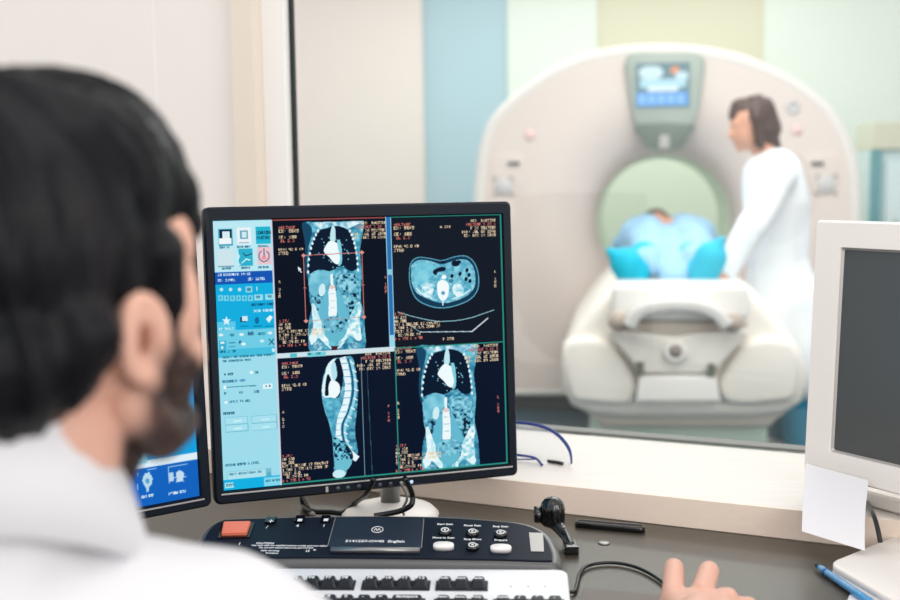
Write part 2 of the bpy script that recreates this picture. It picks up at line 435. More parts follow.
# lit gantry display, painted cell by cell on a grid
def grid_screen(name, O, X, U, W, Hh, img, m, parent):
    ny, nx = img.shape[:2]
    xs = (np.arange(nx + 1)) / nx * W; ys = Hh - np.arange(ny + 1) / ny * Hh
    gx, gy = np.meshgrid(xs, ys)
    co = (np.asarray(O)[None, None, :] + gx[..., None] * np.asarray(X) + gy[..., None] * np.asarray(U)).reshape(-1, 3)
    idx = np.arange((nx + 1) * (ny + 1)).reshape(ny + 1, nx + 1)
    q = np.stack([idx[1:, :-1], idx[1:, 1:], idx[:-1, 1:], idx[:-1, :-1]], -1).reshape(-1)
    me = bpy.data.meshes.new(name)
    nf = nx * ny
    me.vertices.add(len(co)); me.vertices.foreach_set('co', co.astype(np.float32).ravel())
    me.loops.add(nf * 4); me.loops.foreach_set('vertex_index', q.astype(np.int32))
    me.polygons.add(nf); me.polygons.foreach_set('loop_start', np.arange(0, nf * 4, 4, dtype=np.int32))
    me.update(calc_edges=True)
    a = me.color_attributes.new('col', 'FLOAT_COLOR', 'CORNER')
    lin = s2l(np.clip(img, 0, 255)).reshape(-1, 1, 3)
    c = np.ones((nf, 4, 4), np.float32); c[:, :, :3] = lin
    a.data.foreach_set('color', c.ravel())
    return obj(name, me, m, parent, at=Matrix.Identity(4))
m_lcd = attr_emit_mat('lit_display', 1.0, .35)
m_lcdg = attr_emit_mat('lit_gantry_display', 1.2, .4)
gi = np.zeros((44, 56, 3)) + [120, 150, 158]
yy, xx = np.mgrid[0:44, 0:56]
def el(cx, cy, rx, ry): return ((xx - cx) / rx) ** 2 + ((yy - cy) / ry) ** 2 < 1
gi[el(15, 9, 13, 7)] = [215, 238, 245]; gi[el(40, 7, 5, 4)] = [238, 160, 130]; gi[el(47, 13, 7, 5)] = [210, 235, 245]
gi[16:24, 4:52] = [190, 228, 242]; gi[23:28, 12:44] = [230, 246, 250]
gi[29:42, 1:54] = [110, 170, 240]
for k in range(5): gi[31:40, 3 + k * 10:10 + k * 10] = [150, 200, 252]
a0 = tl(636, 108, -.052); a1 = tl(690, 62, -.052)
grid_screen('display_screen', tw(a0[0], -.052, a0[1]), TX, Z3, a1[0] - a0[0], a1[1] - a0[1], gi, m_lcdg, shield)
# control clusters on both sides
for (sx, disp, dial, spot, hole) in ((-1, (514, 163.5), (503.5, 186), (530, 135), None), (1, (817, 163.5), (826, 184), (797, 130), (793, 107))):
    c = tl(*[(508, 174), (822, 174)][sx > 0], 0)
    pn = obj('control_panel', prism_xz([(c[0] + x, c[1] + y) for x, y in rrect(.17, .22, .05)], -.004, .01, .003), m_gan, gantry, True, at=MT)
    d = tl(*disp, 0)
    obj('small_display', box((d[0], -.012, d[1]), (.06, .012, .016), .003), m_darkbase, pn, at=MT, label='small dark green readout')
    d = tl(*dial, 0); Ry = Matrix.Rotation(math.radians(90), 3, 'X')
    obj('jog_dial', lathe(bmesh.new(), [(.0, .0), (.034, .0), (.044, .002), (.046, .006), (.040, .010), (.0, .011)], (d[0], -.004, d[1]), 28, Ry), mat('dial_grey', (205, 203, 204), .4), pn, True, at=MT, label='light grey round dial')
    for k in range(4):
        q = k * math.pi / 2 + .78
        obj('button', lathe(bmesh.new(), [(0, 0), (.009, 0), (.008, .008), (0, .009)], (d[0] + .062 * math.cos(q), -.008, d[1] + .062 * math.sin(q)), 12, Ry), m_silver, pn, True, at=MT)
    d = tl(*spot, 0)
    obj('indicator', lathe(bmesh.new(), [(0, 0), (.03, 0), (.027, .006), (0, .008)], (d[0], 0, d[1]), 20, Ry), mat('pink_indicator', (238, 205, 200), .4), gantry, True, at=MT, label='faint pink round spot')
    if hole:
        d = tl(*hole, 0)
        obj('camera_disc', lathe(bmesh.new(), [(0, 0), (.036, 0), (.034, .008), (.02, .01), (.018, .004), (0, .004)], (d[0], 0, d[1]), 24, Ry), mat('dial_grey', (205, 203, 204), .4), gantry, True, at=MT, label='faint grey round disc')

# ------------------------------------------------------------ patient table
m_tab = mat('ivory_table_shell', (246, 240, 232), .4, noise=.015, nscale=3)
m_tab2 = mat('bright_table_plastic', (245, 242, 238), .38, noise=.01)
m_ped = mat('mint_pedestal', (204, 224, 210), .45, noise=.02)
table = thing('patient_table', 'ivory motorised patient table leading into the CT scanner bore', 'table', tw(0, -1.5, 0), TRZ)
bp_ = [(612, 286), (594, 303), (577, 325), (565, 343), (562, 360), (563, 384), (572, 402), (590, 411), (620, 414), (750, 414), (782, 410), (799, 399), (803, 382), (803, 362), (795, 343), (779, 322), (764, 302), (749, 286)]
base = obj('base_shell', prism_px(bp_, -1.6, -.02, .05, 0, yref=-1.5), m_tab, table, True, at=MT)
a = tl(590, 430, -1.35); b = tl(765, 430, -1.35)
obj('skirt', prism_px([(588, 409), (784, 409), (770, 428), (604, 428)], -1.52, -.3, .02), mat('beige_skirt', (226, 216, 203), .45, noise=.015), table, True, at=MT, label='beige lower skirt')
obj('pedestal', box(((a[0] + b[0]) / 2, -.78, .17), (b[0] - a[0], 1.3, .34), .02), m_ped, table, at=MT, label='pale mint pedestal under the table')
a = tl(612, 283, -1.66); b = tl(748, 320, -1.66)
CW = b[0] - a[0]; CX = (a[0] + b[0]) / 2; CT = a[1]
obj('end_cover', prism_xz([(CX + x, (a[1] + b[1]) / 2 + y) for x, y in rrect(CW, a[1] - b[1], .03)], -1.70, -1.50, .025), m_tab2, table, True, at=MT)
rg = []
for y in (-1.55, .95):
    rg.append([(CX + x * CW, y, CT + z) for x, z in ((-.46, -.01), (-.44, -.015), (-.3, -.035), (0, -.045), (.3, -.035), (.44, -.015), (.46, -.01), (.46, -.05), (.3, -.085), (0, -.1), (-.3, -.085), (-.46, -.05))])
obj('cradle', loft(bmesh.new(), rg), m_tab2, table, at=MT)
rec = obj('recess_panel', prism_px([(612, 322), (748, 322), (742, 340), (716, 372), (640, 372), (616, 340)], -1.645, -1.55, .01), mat('beige_recess', (214, 203, 192), .45), table, True, at=MT)
wed = obj('wedge_panel', prism_px([(608, 330), (640, 332), (674, 336), (708, 332), (748, 330), (746, 338), (713, 374), (641, 374), (611, 338)], -1.69, -1.60, .015), m_tab, table, True, at=MT)
hp = [tl(*p, -1.74) for p in [(629, 326), (637, 314), (653, 307), (676, 304.5), (700, 307), (716, 314), (727, 326)]]
hp = catmull(hp, 6); rings = []
for i, p in enumerate(hp):
    t = hp[min(i + 1, len(hp) - 1)] - hp[max(i - 1, 0)]; t /= np.linalg.norm(t); n_ = np.array([-t[1], t[0]])
    rings.append([(p[0] + n_[0] * u, -1.735 + v, p[1] + n_[1] * u) for u, v in rrect(.05, .07, .015, 3)])
obj('arch_handle', loft(bmesh.new(), rings), mat('light_grey_handle', (218, 216, 214), .35), table, True, at=MT, label='light grey arched handle')
for p in ((618, 322), (733, 323)):
    d = tl(*p, -1.72)
    obj('side_grip', lathe(bmesh.new(), [(0, 0), (.035, 0), (.038, .02), (.03, .035), (0, .038)], (d[0], -1.69, d[1]), 20, Matrix.Rotation(math.radians(90), 3, 'X')), mat('taupe_grip', (186, 172, 160), .5), table, True, at=MT, label='taupe round grip')
d = tl(675, 351, -1.70)
kn = obj('round_knob', lathe(bmesh.new(), [(0, 0), (.044, 0), (.044, .02), (.036, .03), (.026, .03), (.024, .022), (0, .022)], (d[0], -1.69, d[1]), 28, Matrix.Rotation(math.radians(90), 3, 'X')), m_tab2, table, True, at=MT)
obj('knob_centre', lathe(bmesh.new(), [(0, 0), (.027, 0), (.025, .008), (.0, .01)], (d[0], -1.712, d[1]), 20, Matrix.Rotation(math.radians(90), 3, 'X')), mat('knob_grey', (150, 140, 132), .4), kn, True, at=MT, label='grey knob centre')
for p in ((640, 369), (712, 371)):
    d = tl(*p, -1.72); obj('latch', box((d[0], -1.69, d[1]), (.03, .03, .05), .006), mat('olive_grey', (112, 116, 106), .5), table, at=MT, label='small dark latch')
obj('step_cover', prism_px([(640, 376), (716, 376), (721, 402), (636, 402)], -1.70, -1.55, .012), m_tab2, table, True, at=MT, label='bright white lower cover')
for sx, pts in ((-1, [(563, 345), (604, 340), (634, 374), (632, 404), (590, 404), (570, 396)]), (1, [(797, 345), (752, 340), (722, 374), (725, 404), (775, 404), (797, 394)])):
    obj('side_fender', prism_px(pts, -1.64, -1.5, .03, 3), m_tab, table, True, at=MT)

# cabinet standing against the far wall at the right
cy0 = 1.0
a = tl(874, 122, cy0); b = tl(960, 122, cy0)
cab = thing('cabinet', 'pale blue glass cabinet with beige top and teal side right of the scanner', 'cabinet', tw((a[0] + b[0]) / 2, cy0 + .25, 0), TRZ)
m_teal = mat('teal_frame', (96, 160, 168), .45, noise=.04)
obj('body', box(((a[0] + b[0]) / 2, cy0 + .27, (a[1] - .16) / 2), (b[0] - a[0], .46, a[1] - .16), .01), mat('pale_blue_cabinet', (206, 226, 228), .4, noise=.02), cab, at=MT)
obj('header', box(((a[0] + b[0]) / 2, cy0 + .25, a[1] - .08), (b[0] - a[0], .5, .16), .01), mat('beige_cabinet_top', (214, 214, 194), .5), cab, at=MT, label='beige upper section')
obj('side_post', box((a[0] + .02, cy0 + .02, (a[1] - .16) / 2), (.06, .04, a[1] - .17), .006), m_teal, cab, at=MT, label='teal vertical post')
dr_ = obj('door', box(((a[0] + b[0]) / 2 + .03, cy0 + .03, (a[1] - .2) / 2 + .02), (b[0] - a[0] - .1, .02, a[1] - .3), .004), mat('pale_blue_door', (218, 236, 238), .15, noise=.02), cab, at=MT)
obj('handle', box((a[0] + .14, cy0 + .01, .9), (.015, .02, .16), .004), m_silver, dr_, at=MT)
# ------------------------------------------------------------ desk
desk = thing('desk', 'wide grey laminate desk running along the pale wood window sill', 'desk', W0 + WB * -.3, math.atan2(WX[1], WX[0]))
obj('desktop', box((-.35, -.312, .725), (2.5, .62, .03), .003), m_desk, desk, at=MW)
for x in (-1.5, -.2, .8):
    obj('side_panel', box((x, -.3, .355), (.03, .56, .71), .002), m_offwhite, desk, at=MW)
obj('modesty_panel', box((-.35, -.04, .4), (2.3, .02, .6), .002), m_offwhite, desk, at=MW)
DZ = .7402

# ------------------------------------------------------------ screen painting
GL = {'A': '757755', 'B': '0', }
FONT = {
 'A': (2,5,7,5,5), 'B': (6,5,6,5,6), 'C': (3,4,4,4,3), 'D': (6,5,5,5,6), 'E': (7,4,6,4,7), 'F': (7,4,6,4,4), 'G': (3,4,5,5,3), 'H': (5,5,7,5,5),
 'I': (7,2,2,2,7), 'J': (1,1,1,5,2), 'K': (5,5,6,5,5), 'L': (4,4,4,4,7), 'M': (5,7,7,5,5), 'N': (6,5,5,5,5), 'O': (2,5,5,5,2), 'P': (6,5,6,4,4),
 'Q': (2,5,5,6,3), 'R': (6,5,6,5,5), 'S': (3,4,2,1,6), 'T': (7,2,2,2,2), 'U': (5,5,5,5,7), 'V': (5,5,5,5,2), 'W': (5,5,7,7,5), 'X': (5,5,2,5,5),
 'Y': (5,5,2,2,2), 'Z': (7,1,2,4,7), '0': (7,5,5,5,7), '1': (2,6,2,2,7), '2': (6,1,2,4,7), '3': (6,1,2,1,6), '4': (5,5,7,1,1), '5': (7,4,6,1,6),
 '6': (3,4,6,5,2), '7': (7,1,2,2,2), '8': (7,5,7,5,7), '9': (7,5,7,1,6), ':': (0,2,0,2,0), '.': (0,0,0,0,2), '/': (1,1,2,4,4), '=': (0,7,0,7,0),
 '-': (0,0,7,0,0), '+': (0,2,7,2,0), '%': (5,1,2,4,5), '&': (2,5,2,5,3), '?': (6,1,2,0,2), ' ': (0,0,0,0,0), '(': (1,2,2,2,1), ')': (4,2,2,2,4)}
class Painter:
    def __init__(s, O, X, U, W, H, nx, ny, bgc):
        s.O, s.X, s.U, s.W, s.H, s.nx, s.ny = O, X, U, W, H, nx, ny
        s.n = np.cross(X, U); s.img = np.zeros((ny, nx, 3)) + bgc
        s.yy, s.xx = np.mgrid[0:ny, 0:nx] + .5
    def uv(s, p):
        d = onplane(p[0], p[1], s.O, s.n) - s.O
        return np.array([np.dot(d, s.X) / s.W * s.nx, (1 - np.dot(d, s.U) / s.H) * s.ny])
    def mask(s, P):
        P = np.array(P); x0, y0 = np.maximum(np.floor(P.min(0)).astype(int) - 1, 0); x1, y1 = np.ceil(P.max(0)).astype(int) + 1
        xx = s.xx[y0:y1, x0:x1]; yy = s.yy[y0:y1, x0:x1]; ins = np.zeros(xx.shape, bool)
        j = len(P) - 1
        for i in range(len(P)):
            xi, yi = P[i]; xj, yj = P[j]
            if yi != yj: ins ^= ((yi > yy) != (yj > yy)) & (xx < (xj - xi) * (yy - yi) / (yj - yi) + xi)
            j = i
        return ins, (slice(y0, y1), slice(x0, x1))
    def poly(s, pts, c, smooth=False, mod=None, alpha=1.):
        P = [s.uv(p) for p in pts]
        if smooth: P = catmull(P, 6, True)
        m, sl = s.mask(P); sub = s.img[sl]
        c = np.asarray(c, float)
        if mod is not None: cc = mod(s.xx[sl], s.yy[sl])[..., None] * c if not callable(getattr(mod, 'full', None)) else mod.full(s.xx[sl], s.yy[sl])
        else: cc = np.broadcast_to(c, sub.shape)
        sub[m] = sub[m] * (1 - alpha) + cc[m] * alpha
    def ell(s, cx, cy, rx, ry, c, rot=0, **k):
        r = math.radians(rot)
        s.poly([(cx + rx * math.cos(t) * math.cos(r) - ry * math.sin(t) * math.sin(r), cy + rx * math.cos(t) * math.sin(r) + ry * math.sin(t) * math.cos(r)) for t in np.linspace(0, 6.283, 20, endpoint=False)], c, **k)
    def line(s, pts, w, c, alpha=1.):
        for a, b in zip(pts[:-1], pts[1:]):
            a = np.array(a, float); b = np.array(b, float); t = b - a; L = np.linalg.norm(t)
            if L < 1e-6: continue
            n = np.array([-t[1], t[0]]) / L * w / 2; e = t / L * w * .3
            s.poly([a + n - e, b + n + e, b - n + e, a - n - e], c, alpha=alpha)
    def text(s, x, y, st, h, c, right=False, wf=.72):
        """x, y = left (or right) top corner in photo units, h = cap height"""
        p0 = s.uv((x, y)); p1 = s.uv((x + 10, y)); p2 = s.uv((x, y + 10))
        kx = (p1[0] - p0[0]) / 10; ky = (p2[1] - p0[1]) / 10
        ch = h * ky; cw = h * wf * kx; adv = cw * 1.3
        X0 = p0[0] - (adv * len(st) if right else 0); Y0 = p0[1]
        for i, g in enumerate(st.upper()):
            G = FONT.get(g)
            if not G: continue
            x0 = X0 + i * adv
            ix0, ix1 = int(math.floor(x0)), int(math.ceil(x0 + cw)); iy0, iy1 = int(math.floor(Y0)), int(math.ceil(Y0 + ch))
            for yy in range(max(iy0, 0), min(iy1, s.ny)):
                r = int((yy + .5 - Y0) / ch * 5)
                if r < 0 or r > 4: continue
                for xx in range(max(ix0, 0), min(ix1, s.nx)):
                    q = int((xx + .5 - x0) / cw * 3)
                    if 0 <= q <= 2 and (G[r] >> (2 - q)) & 1: s.img[yy, xx] = c
class Tissue:
    """mottled cyan tissue"""
    def __init__(s, sc, lo, hi, seed, thr=None, dark=(6, 30, 56)): s.sc, s.lo, s.hi, s.seed, s.thr, s.dark = sc, np.array(lo, float), np.array(hi, float), seed, thr, np.array(dark, float)
    def full(s, x, y):
        sc = s.sc * 1.45
        p = np.stack([x / sc + s.seed * 7.3, y / sc + s.seed * 3.1, np.full(x.shape, s.seed * 1.7)], -1)
        v = .72 * vnoise(p) + .28 * vnoise(p * 2.2 + 5)
        v2 = np.clip((v - .22) / .5, 0, 1)[..., None]
        c = s.lo * (1 - v2) + s.hi * v2
        if s.thr is not None: c = np.where((v < s.thr)[..., None], s.dark, c)
        return c
    def __call__(s, x, y): return None

BONE = (226, 246, 250); TIS = (92, 178, 204); TISD = (50, 128, 160); DK = (6, 24, 46); RED = (214, 116, 104); YEL = (232, 206, 170); GREEN = (36, 120, 108)

def coronal(P, dx, dy, k=1.0):
    """front slice of a torso; photo coordinates of the upper left view, moved by dx, dy"""
    def T(L): return [(x0 + dx + (x - x0) * k, y0 + dy + (y - y0) * k) for x, y in L]
    x0, y0 = 333, 222
    e = lambda cx, cy, rx, ry, c, rot=0, **kw: P.ell(*T([(cx, cy)])[0], rx * k, ry * k, c, rot, **kw)
    body = [(304, 223), (316, 222), (333, 222), (350, 221), (361, 221), (364, 222), (362, 238), (360, 250), (361, 262), (362, 275), (361, 290), (361, 300), (364, 315), (365, 330), (365, 348), (352, 350), (338, 350.5), (322, 351), (310, 351.5), (308, 335), (309, 320), (313, 303), (312, 290), (308, 276), (307, 262), (308, 248), (306, 235)]
    P.poly(T(body), TISD, True, Tissue(9, (36, 110, 144), (110, 196, 218), 1))
    P.poly(T([(302, 223), (312, 229), (308, 250), (307, 270), (311, 284), (309, 284), (305, 270), (305, 245)]), (20, 70, 100), True)
    # shoulders / clavicles
    P.poly(T([(312, 223), (322, 222), (345, 221.5), (363, 221), (356, 225), (346, 229), (333, 226), (320, 229), (313, 227)]), BONE, True, Tissue(6, (60, 150, 185), (225, 246, 250), 2))
    # lungs
    P.poly(T([(328, 228), (334, 226), (342, 227), (350, 232), (354, 242), (356, 256), (357, 268), (350, 271), (342, 266), (333, 270), (322, 273), (309, 273), (309, 258), (312, 243), (319, 231)]), DK, True)
    for i in range(9):
        t = i / 8
        for (ax_, ay, bx, by, cx, cy) in ((318, 231, 309, 245, 308, 272), (350, 231, 357, 245, 358, 270)):
            q = np.array([(1 - t) ** 2 * ax_ + 2 * t * (1 - t) * bx + t * t * cx, (1 - t) ** 2 * ay + 2 * t * (1 - t) * by + t * t * cy])
            e(q[0], q[1], 1.1, 1.7, BONE)
    # heart, vessels
    P.poly(T([(332, 226), (335, 228), (335.5, 240), (331, 242), (330, 236)]), (190, 232, 240), True)
    P.poly(T([(325, 247), (330, 241), (337, 243), (341, 249), (342, 258), (339, 264), (334, 263), (329, 257), (324, 252)]), (238, 250, 252), True)
    P.poly(T([(337, 240), (341, 243), (342, 262), (338, 266), (340, 258), (338, 248)]), (130, 206, 222), True)
    rs = np.random.RandomState(5)
    for i in range(26):
        a = rs.rand() * 6.28; r = 9 + rs.rand() * 10
        q = (334 + math.cos(a) * r, 252 + math.sin(a) * r * .9)
        e(q[0], q[1], .7, .7, (120, 190, 206))
    # abdomen
    P.poly(T([(309, 276), (318, 270), (328, 271), (334, 275), (343, 269), (352, 272), (359, 280), (359, 295), (356, 312), (346, 320), (333, 322), (320, 318), (311, 305), (309, 290)]), TIS, True, Tissue(5, (36, 118, 152), (140, 212, 228), 4, .14))
    P.poly(T([(310, 278), (318, 271), (330, 272), (331, 282), (322, 290), (313, 296), (309, 288)]), (110, 190, 212), True, Tissue(12, (96, 176, 204), (136, 208, 224), 6))
    e(322, 290, 3.4, 6.5, (206, 238, 244), 8)
    P.poly(T([(315, 296), (320, 297), (321, 309), (316, 309)]), DK, True, Tissue(4, (20, 60, 90), (120, 200, 220), 9, .45))
    P.poly(T([(338, 276), (354, 274), (356, 290), (352, 304), (345, 304), (338, 292)]), TIS, True, Tissue(4.5, (60, 140, 172), (150, 214, 230), 7, .27))
    P.poly(T([(349, 297), (356, 294), (357, 312), (350, 314)]), DK, True, Tissue(4, (20, 60, 90), (130, 210, 225), 11, .5))
    P.poly(T([(330.5, 274), (333, 274), (333, 288), (330.5, 288)]), (236, 248, 250))
    P.poly(T([(329, 288), (335, 287), (336.5, 316), (328.5, 316)]), (238, 248, 250), True)
    for yy in (294, 301, 308): P.line(T([(330, yy), (335, yy - .3)]), .6, (150, 190, 205))
    e(332, 287, 3, 2, (222, 170, 160), alpha=.6)
    # psoas and pelvis
    P.poly(T([(322, 300), (328, 290), (328, 316), (322, 322), (317, 318)]), (100, 184, 208), True)
    P.poly(T([(343, 300), (337, 290), (338, 316), (344, 321), (349, 315)]), (100, 184, 208), True)
    P.poly(T([(312, 304), (315, 305), (319, 316), (324, 328), (329, 343), (326, 345), (318, 338), (312, 345), (310, 339), (313, 326), (312, 314)]), BONE, True, Tissue(6, (190, 232, 242), (240, 252, 252), 3))
    P.poly(T([(360, 302), (357, 303), (351, 314), (344, 330), (338, 343), (341, 345), (350, 336), (358, 341), (361, 336), (360, 320), (361, 310)]), BONE, True, Tissue(5, (120, 200, 220), (240, 252, 252), 3))
    P.poly(T([(323, 320), (333, 316), (345, 318), (348, 326), (344, 337), (335, 342), (327, 338), (322, 329)]), TIS, True, Tissue(5, (60, 140, 172), (140, 210, 226), 8, .30))
    P.poly(T([(325, 330), (335, 333), (346, 330), (342, 339), (335, 342), (328, 338)]), (100, 184, 206), True)
    P.line(T([(326, 344), (331, 348), (335, 349), (340, 347), (344, 342)]), 1.3, BONE)
    for cx in (318, 353): e(cx, 346, 4.5, 4.5, TIS, mod=Tissue(3, (40, 110, 150), (180, 228, 238), 12)); 
    e(313, 338, 4, 5, BONE); e(359, 337, 3, 4, BONE)
    P.poly(T([(331, 346), (338, 346), (337, 350.4), (332, 350.6)]), (70, 30, 46))

def sagittal(P):
    P.poly([(333, 359), (342, 357.5), (352, 357), (356, 372), (358, 392), (357, 410), (355, 430), (357, 445), (358, 452), (354, 460), (348, 463), (346, 474), (340, 478), (334, 476), (334, 464), (333, 448), (331, 430), (325, 412), (322, 398), (322, 384), (326, 368)], TISD, True, Tissue(6, (30, 100, 138), (120, 200, 220), 21))
    P.poly([(328, 364), (334, 359), (336, 362), (337, 384), (333, 396), (324, 397), (322, 388), (325, 374)], (226, 246, 250), True)
    P.poly([(326, 380), (328, 374), (331, 380), (332, 392), (326, 396), (325, 392)], DK, True)
    P.poly([(334, 362), (343, 359), (343, 380), (340, 394), (336, 397), (335, 380)], DK, True)
    P.poly([(329, 384), (333, 380), (339, 384), (340, 392), (335, 398), (329, 396)], (240, 250, 252), True)
    P.poly([(331, 366), (335, 362), (337, 376), (333, 380)], (180, 226, 238), True)
    sp = [(343, 359), (346, 370), (348, 384), (347, 398), (343, 412), (338, 424), (338, 436), (342, 446), (350, 453), (356, 458)]
    sp = catmull(sp, 6)
    P.line([tuple(a) for a in sp], 6.4, (232, 246, 250))
    P.line([(a[0] + 5, a[1]) for a in sp[:44]], 1.6, (24, 84, 120))
    P.line([(a[0] + 7.5, a[1] + 1) for a in sp[:44]], 2.6, (150, 214, 230))
    for a in sp[:46:3]: P.line([(a[0] - 3, a[1]), (a[0] + 3, a[1] - .3)], .6, (90, 170, 196))
    for a in sp[2:46:4]: P.line([(a[0] + 6.5, a[1]), (a[0] + 10, a[1] + 2)], 1.3, BONE)
    P.poly([(324, 400), (334, 398), (341, 404), (337, 420), (335, 440), (332, 436), (328, 418)], TIS, True, Tissue(5, (56, 140, 174), (110, 196, 216), 22))
    P.poly([(334, 438), (344, 442), (352, 452), (352, 460), (342, 462), (335, 458)], TIS, True, Tissue(3, (36, 110, 146), (120, 204, 222), 23, .42))
    P.poly([(335, 462), (346, 459), (352, 462), (347, 470), (338, 472)], (110, 190, 210), True)
    P.ell(339, 474, 6.5, 4.2, (200, 236, 244), -5)
    P.line([(361, 357), (365, 480)], .6, (110, 150, 160)); P.line([(367, 368), (372.5, 478)], .5, (60, 100, 116))

def axial(P):
    P.poly([(411, 262), (418, 257), (430, 258), (442, 260), (456, 256), (467, 256), (475, 263), (479, 276), (478, 290), (470, 300), (456, 306), (442, 308.5), (428, 306), (416, 299), (410, 286), (409, 272)], (96, 170, 192), True)
    P.poly([(411.8, 262.6), (418.4, 257.9), (430, 258.9), (442, 260.9), (456, 256.9), (466.6, 257), (474.1, 263.5), (478, 276), (477, 289.6), (469.4, 299.1), (455.8, 305), (442, 307.4), (428.4, 305), (416.7, 298.2), (410.9, 285.5), (409.9, 272)], (16, 56, 84), True)
    P.poly([(443 + (x - 443) * 1.065, 282 + (y - 282) * 1.05) for x, y in [(414, 265), (421, 261), (431, 262), (442, 265), (456, 261), (465, 261), (471, 267), (473.5, 277), (472, 288), (464, 296), (451, 301), (442, 302), (431, 299), (419, 293), (414, 284), (413, 273)]], TIS, True, Tissue(5, (70, 158, 188), (150, 214, 230), 31))
    P.poly([(415, 268), (421, 262.5), (431, 264), (436, 268), (431, 276), (424, 283), (417, 284), (414, 276)], (112, 200, 220), True, Tissue(9, (104, 190, 214), (136, 212, 226), 32))
    P.poly([(434, 270), (441, 267), (446, 268), (444, 271), (438, 272), (436, 275), (433, 273)], DK, True)
    P.ell(455.5, 263.5, 4, 3, DK); P.ell(459, 262, 2, 1.8, DK); P.ell(443, 262, 3, 1.2, DK)
    for cx, cy in ((467, 270), (469, 275), (466, 279), (470, 281), (460, 274), (452, 276)): P.ell(cx, cy, 1.5, 2.1, DK, 20)
    P.ell(427.5, 290, 6, 7.5, (210, 240, 246), 15, mod=Tissue(4, (140, 208, 226), (238, 250, 252), 33)); P.ell(458, 290, 5.6, 7, (210, 240, 246), -18, mod=Tissue(4, (140, 208, 226), (238, 250, 252), 34))
    P.ell(444, 277, 2.6, 2.2, (238, 250, 252)); P.ell(451, 281, 2.2, 2, (60, 130, 150))
    P.poly([(438, 282), (443, 280), (448, 283), (449, 290), (447, 298), (443, 301), (439, 298), (437, 289)], (242, 250, 252), True)
    P.ell(443, 293, 2, 2, (90, 160, 190)); P.line([(443, 297), (443, 305)], 1.2, BONE)
    P.line([(432, 298), (422, 294), (416, 288)], 1.2, BONE); P.line([(453, 299), (463, 295), (470, 290)], 1.2, BONE)
    P.line([tuple(a) for a in catmull([(398, 312), (415, 317), (435, 321), (452, 321), (470, 318), (485, 313), (494, 310)], 6)], .8, (150, 200, 210))
    P.line([(400, 318), (420, 332)], .8, (120, 160, 175)); P.line([(420, 332), (472, 331.5)], .9, (190, 214, 220)); P.line([(472, 331.5), (488, 318)], 1.2, (220, 230, 232))

def overlay(P, x, y, xr, yb, name2=True, red=True):
    """annotation block of one view: x,y top left, xr right edge, yb bottom"""
    P.text(x, y, 'Oblique', 2.6, RED); P.text(x, y + 3.4, 'Ex: 9869', 2.8, YEL); P.text(x, y + 9.5, 'Se: 108', 2.8, YEL); P.text(x + 2, y + 13.2, 'IL 2.3', 2.6, RED)
    P.text(x, y + 22, 'DFOV 42.0 cm', 2.6, YEL, wf=.62); P.text(x, y + 25.6, 'STND', 2.8, YEL)
    L = [('1.25/', RED), ('kV 120', YEL), ('mA 300', YEL), ('Rot 1.00s/HE 17.5mm/rot', YEL), ('1.3mm 1.375:1/1.25mm sp', YEL), ('Tilt: 0.0', YEL), ('  02:34:02 PM', YEL), ('W = 350 L = 40', RED)]
    for i, (s, c) in enumerate(L): P.text(x + .5, yb - 28.5 + i * 3.55, s, 2.6, c, wf=.60)
def overlay_r(P, xr, y):
    for i, (s, c) in enumerate((('ABD, ROUTINE', YEL), ('Oblique 3.2x 1', RED), ('F 36 9017584', YEL), ('DoB: Jul 15 1968', YEL), ('Ex: Dec 14 2010', YEL))):
        P.text(xr, y + i * 3.6, s, 2.6, c, True, .62)
def vtext(P, x, y):
    for i, ch in enumerate('R 210'): P.text(x, y + i * 3.4, ch, 2.4, RED)

# ------------------------------------------------------------ monitors
def mon_frame(c, yaw, tilt):
    cy, sy, ct, st = math.cos(yaw), math.sin(yaw), math.cos(tilt), math.sin(tilt)
    X = np.array([cy, sy, 0]); B0 = np.array([-sy, cy, 0]); U = ct * Z3 + st * B0; B = np.cross(U, X) * -1
    B = np.cross(X, U) * -1
    if np.dot(B, B0) < 0: B = -B
    return np.asarray(c, float), X, U, B
def rect_ring(x0, x1, z0, z1, y, r=.006, n=3): return [(a, y, b) for a, b in rrect(x1 - x0, z1 - z0, r, n, (x0 + x1) / 2, (z0 + z1) / 2)]
def bezel(W, H, l, r, t, b, depth, rad=.008):
    R = [rect_ring(.004, W - .004, .004, H - .004, depth, rad), rect_ring(0, W, 0, H, depth - .006, rad), rect_ring(0, W, 0, H, .004, rad), rect_ring(.003, W - .003, .003, H - .003, 0, rad),
         rect_ring(l - .002, W - r + .002, b - .002, H - t + .002, .0, .003), rect_ring(l, W - r, b, H - t, .006, .002)]
    return loft(bmesh.new(), R, True, False)
SCL = 1.15
P0 = CAM + (np.array([-.2859, 1.3515, .8626]) - CAM) * SCL
MO, MX, MU, MB_ = mon_frame(P0, math.radians(18.3), math.radians(3.0))
MWd, MH = .3925 * SCL, .3585 * SCL
MM = frame_mat(MO, MX, MB_, MU)
bl, br_, bt, bb = .029 * MWd, .033 * MWd, .046 * MH, .046 * MH
sb = onz(394, 512, DZ); sb = np.array([sb[0] - .004, sb[1] - .03, DZ])
mon = thing('monitor', 'black monitor in the centre of the desk showing four blue body scan views', 'monitor', sb, math.radians(18.3))
fr_ = obj('bezel', bezel(MWd, MH, bl, br_, bt, bb, .03), m_black, mon, at=MM)
obj('back_housing', loft(bmesh.new(), [rect_ring(.02, MWd - .02, .03, MH - .03, .03, .02), rect_ring(.05, MWd - .05, .06, MH - .06, .055, .02), rect_ring(.07, MWd - .07, .08, MH - .08, .06, .02)]), m_black, mon, at=MM)
SO = MO + MX * bl + MU * bb + MB_ * .0045; SWd = MWd - bl - br_; SHt = MH - bt - bb
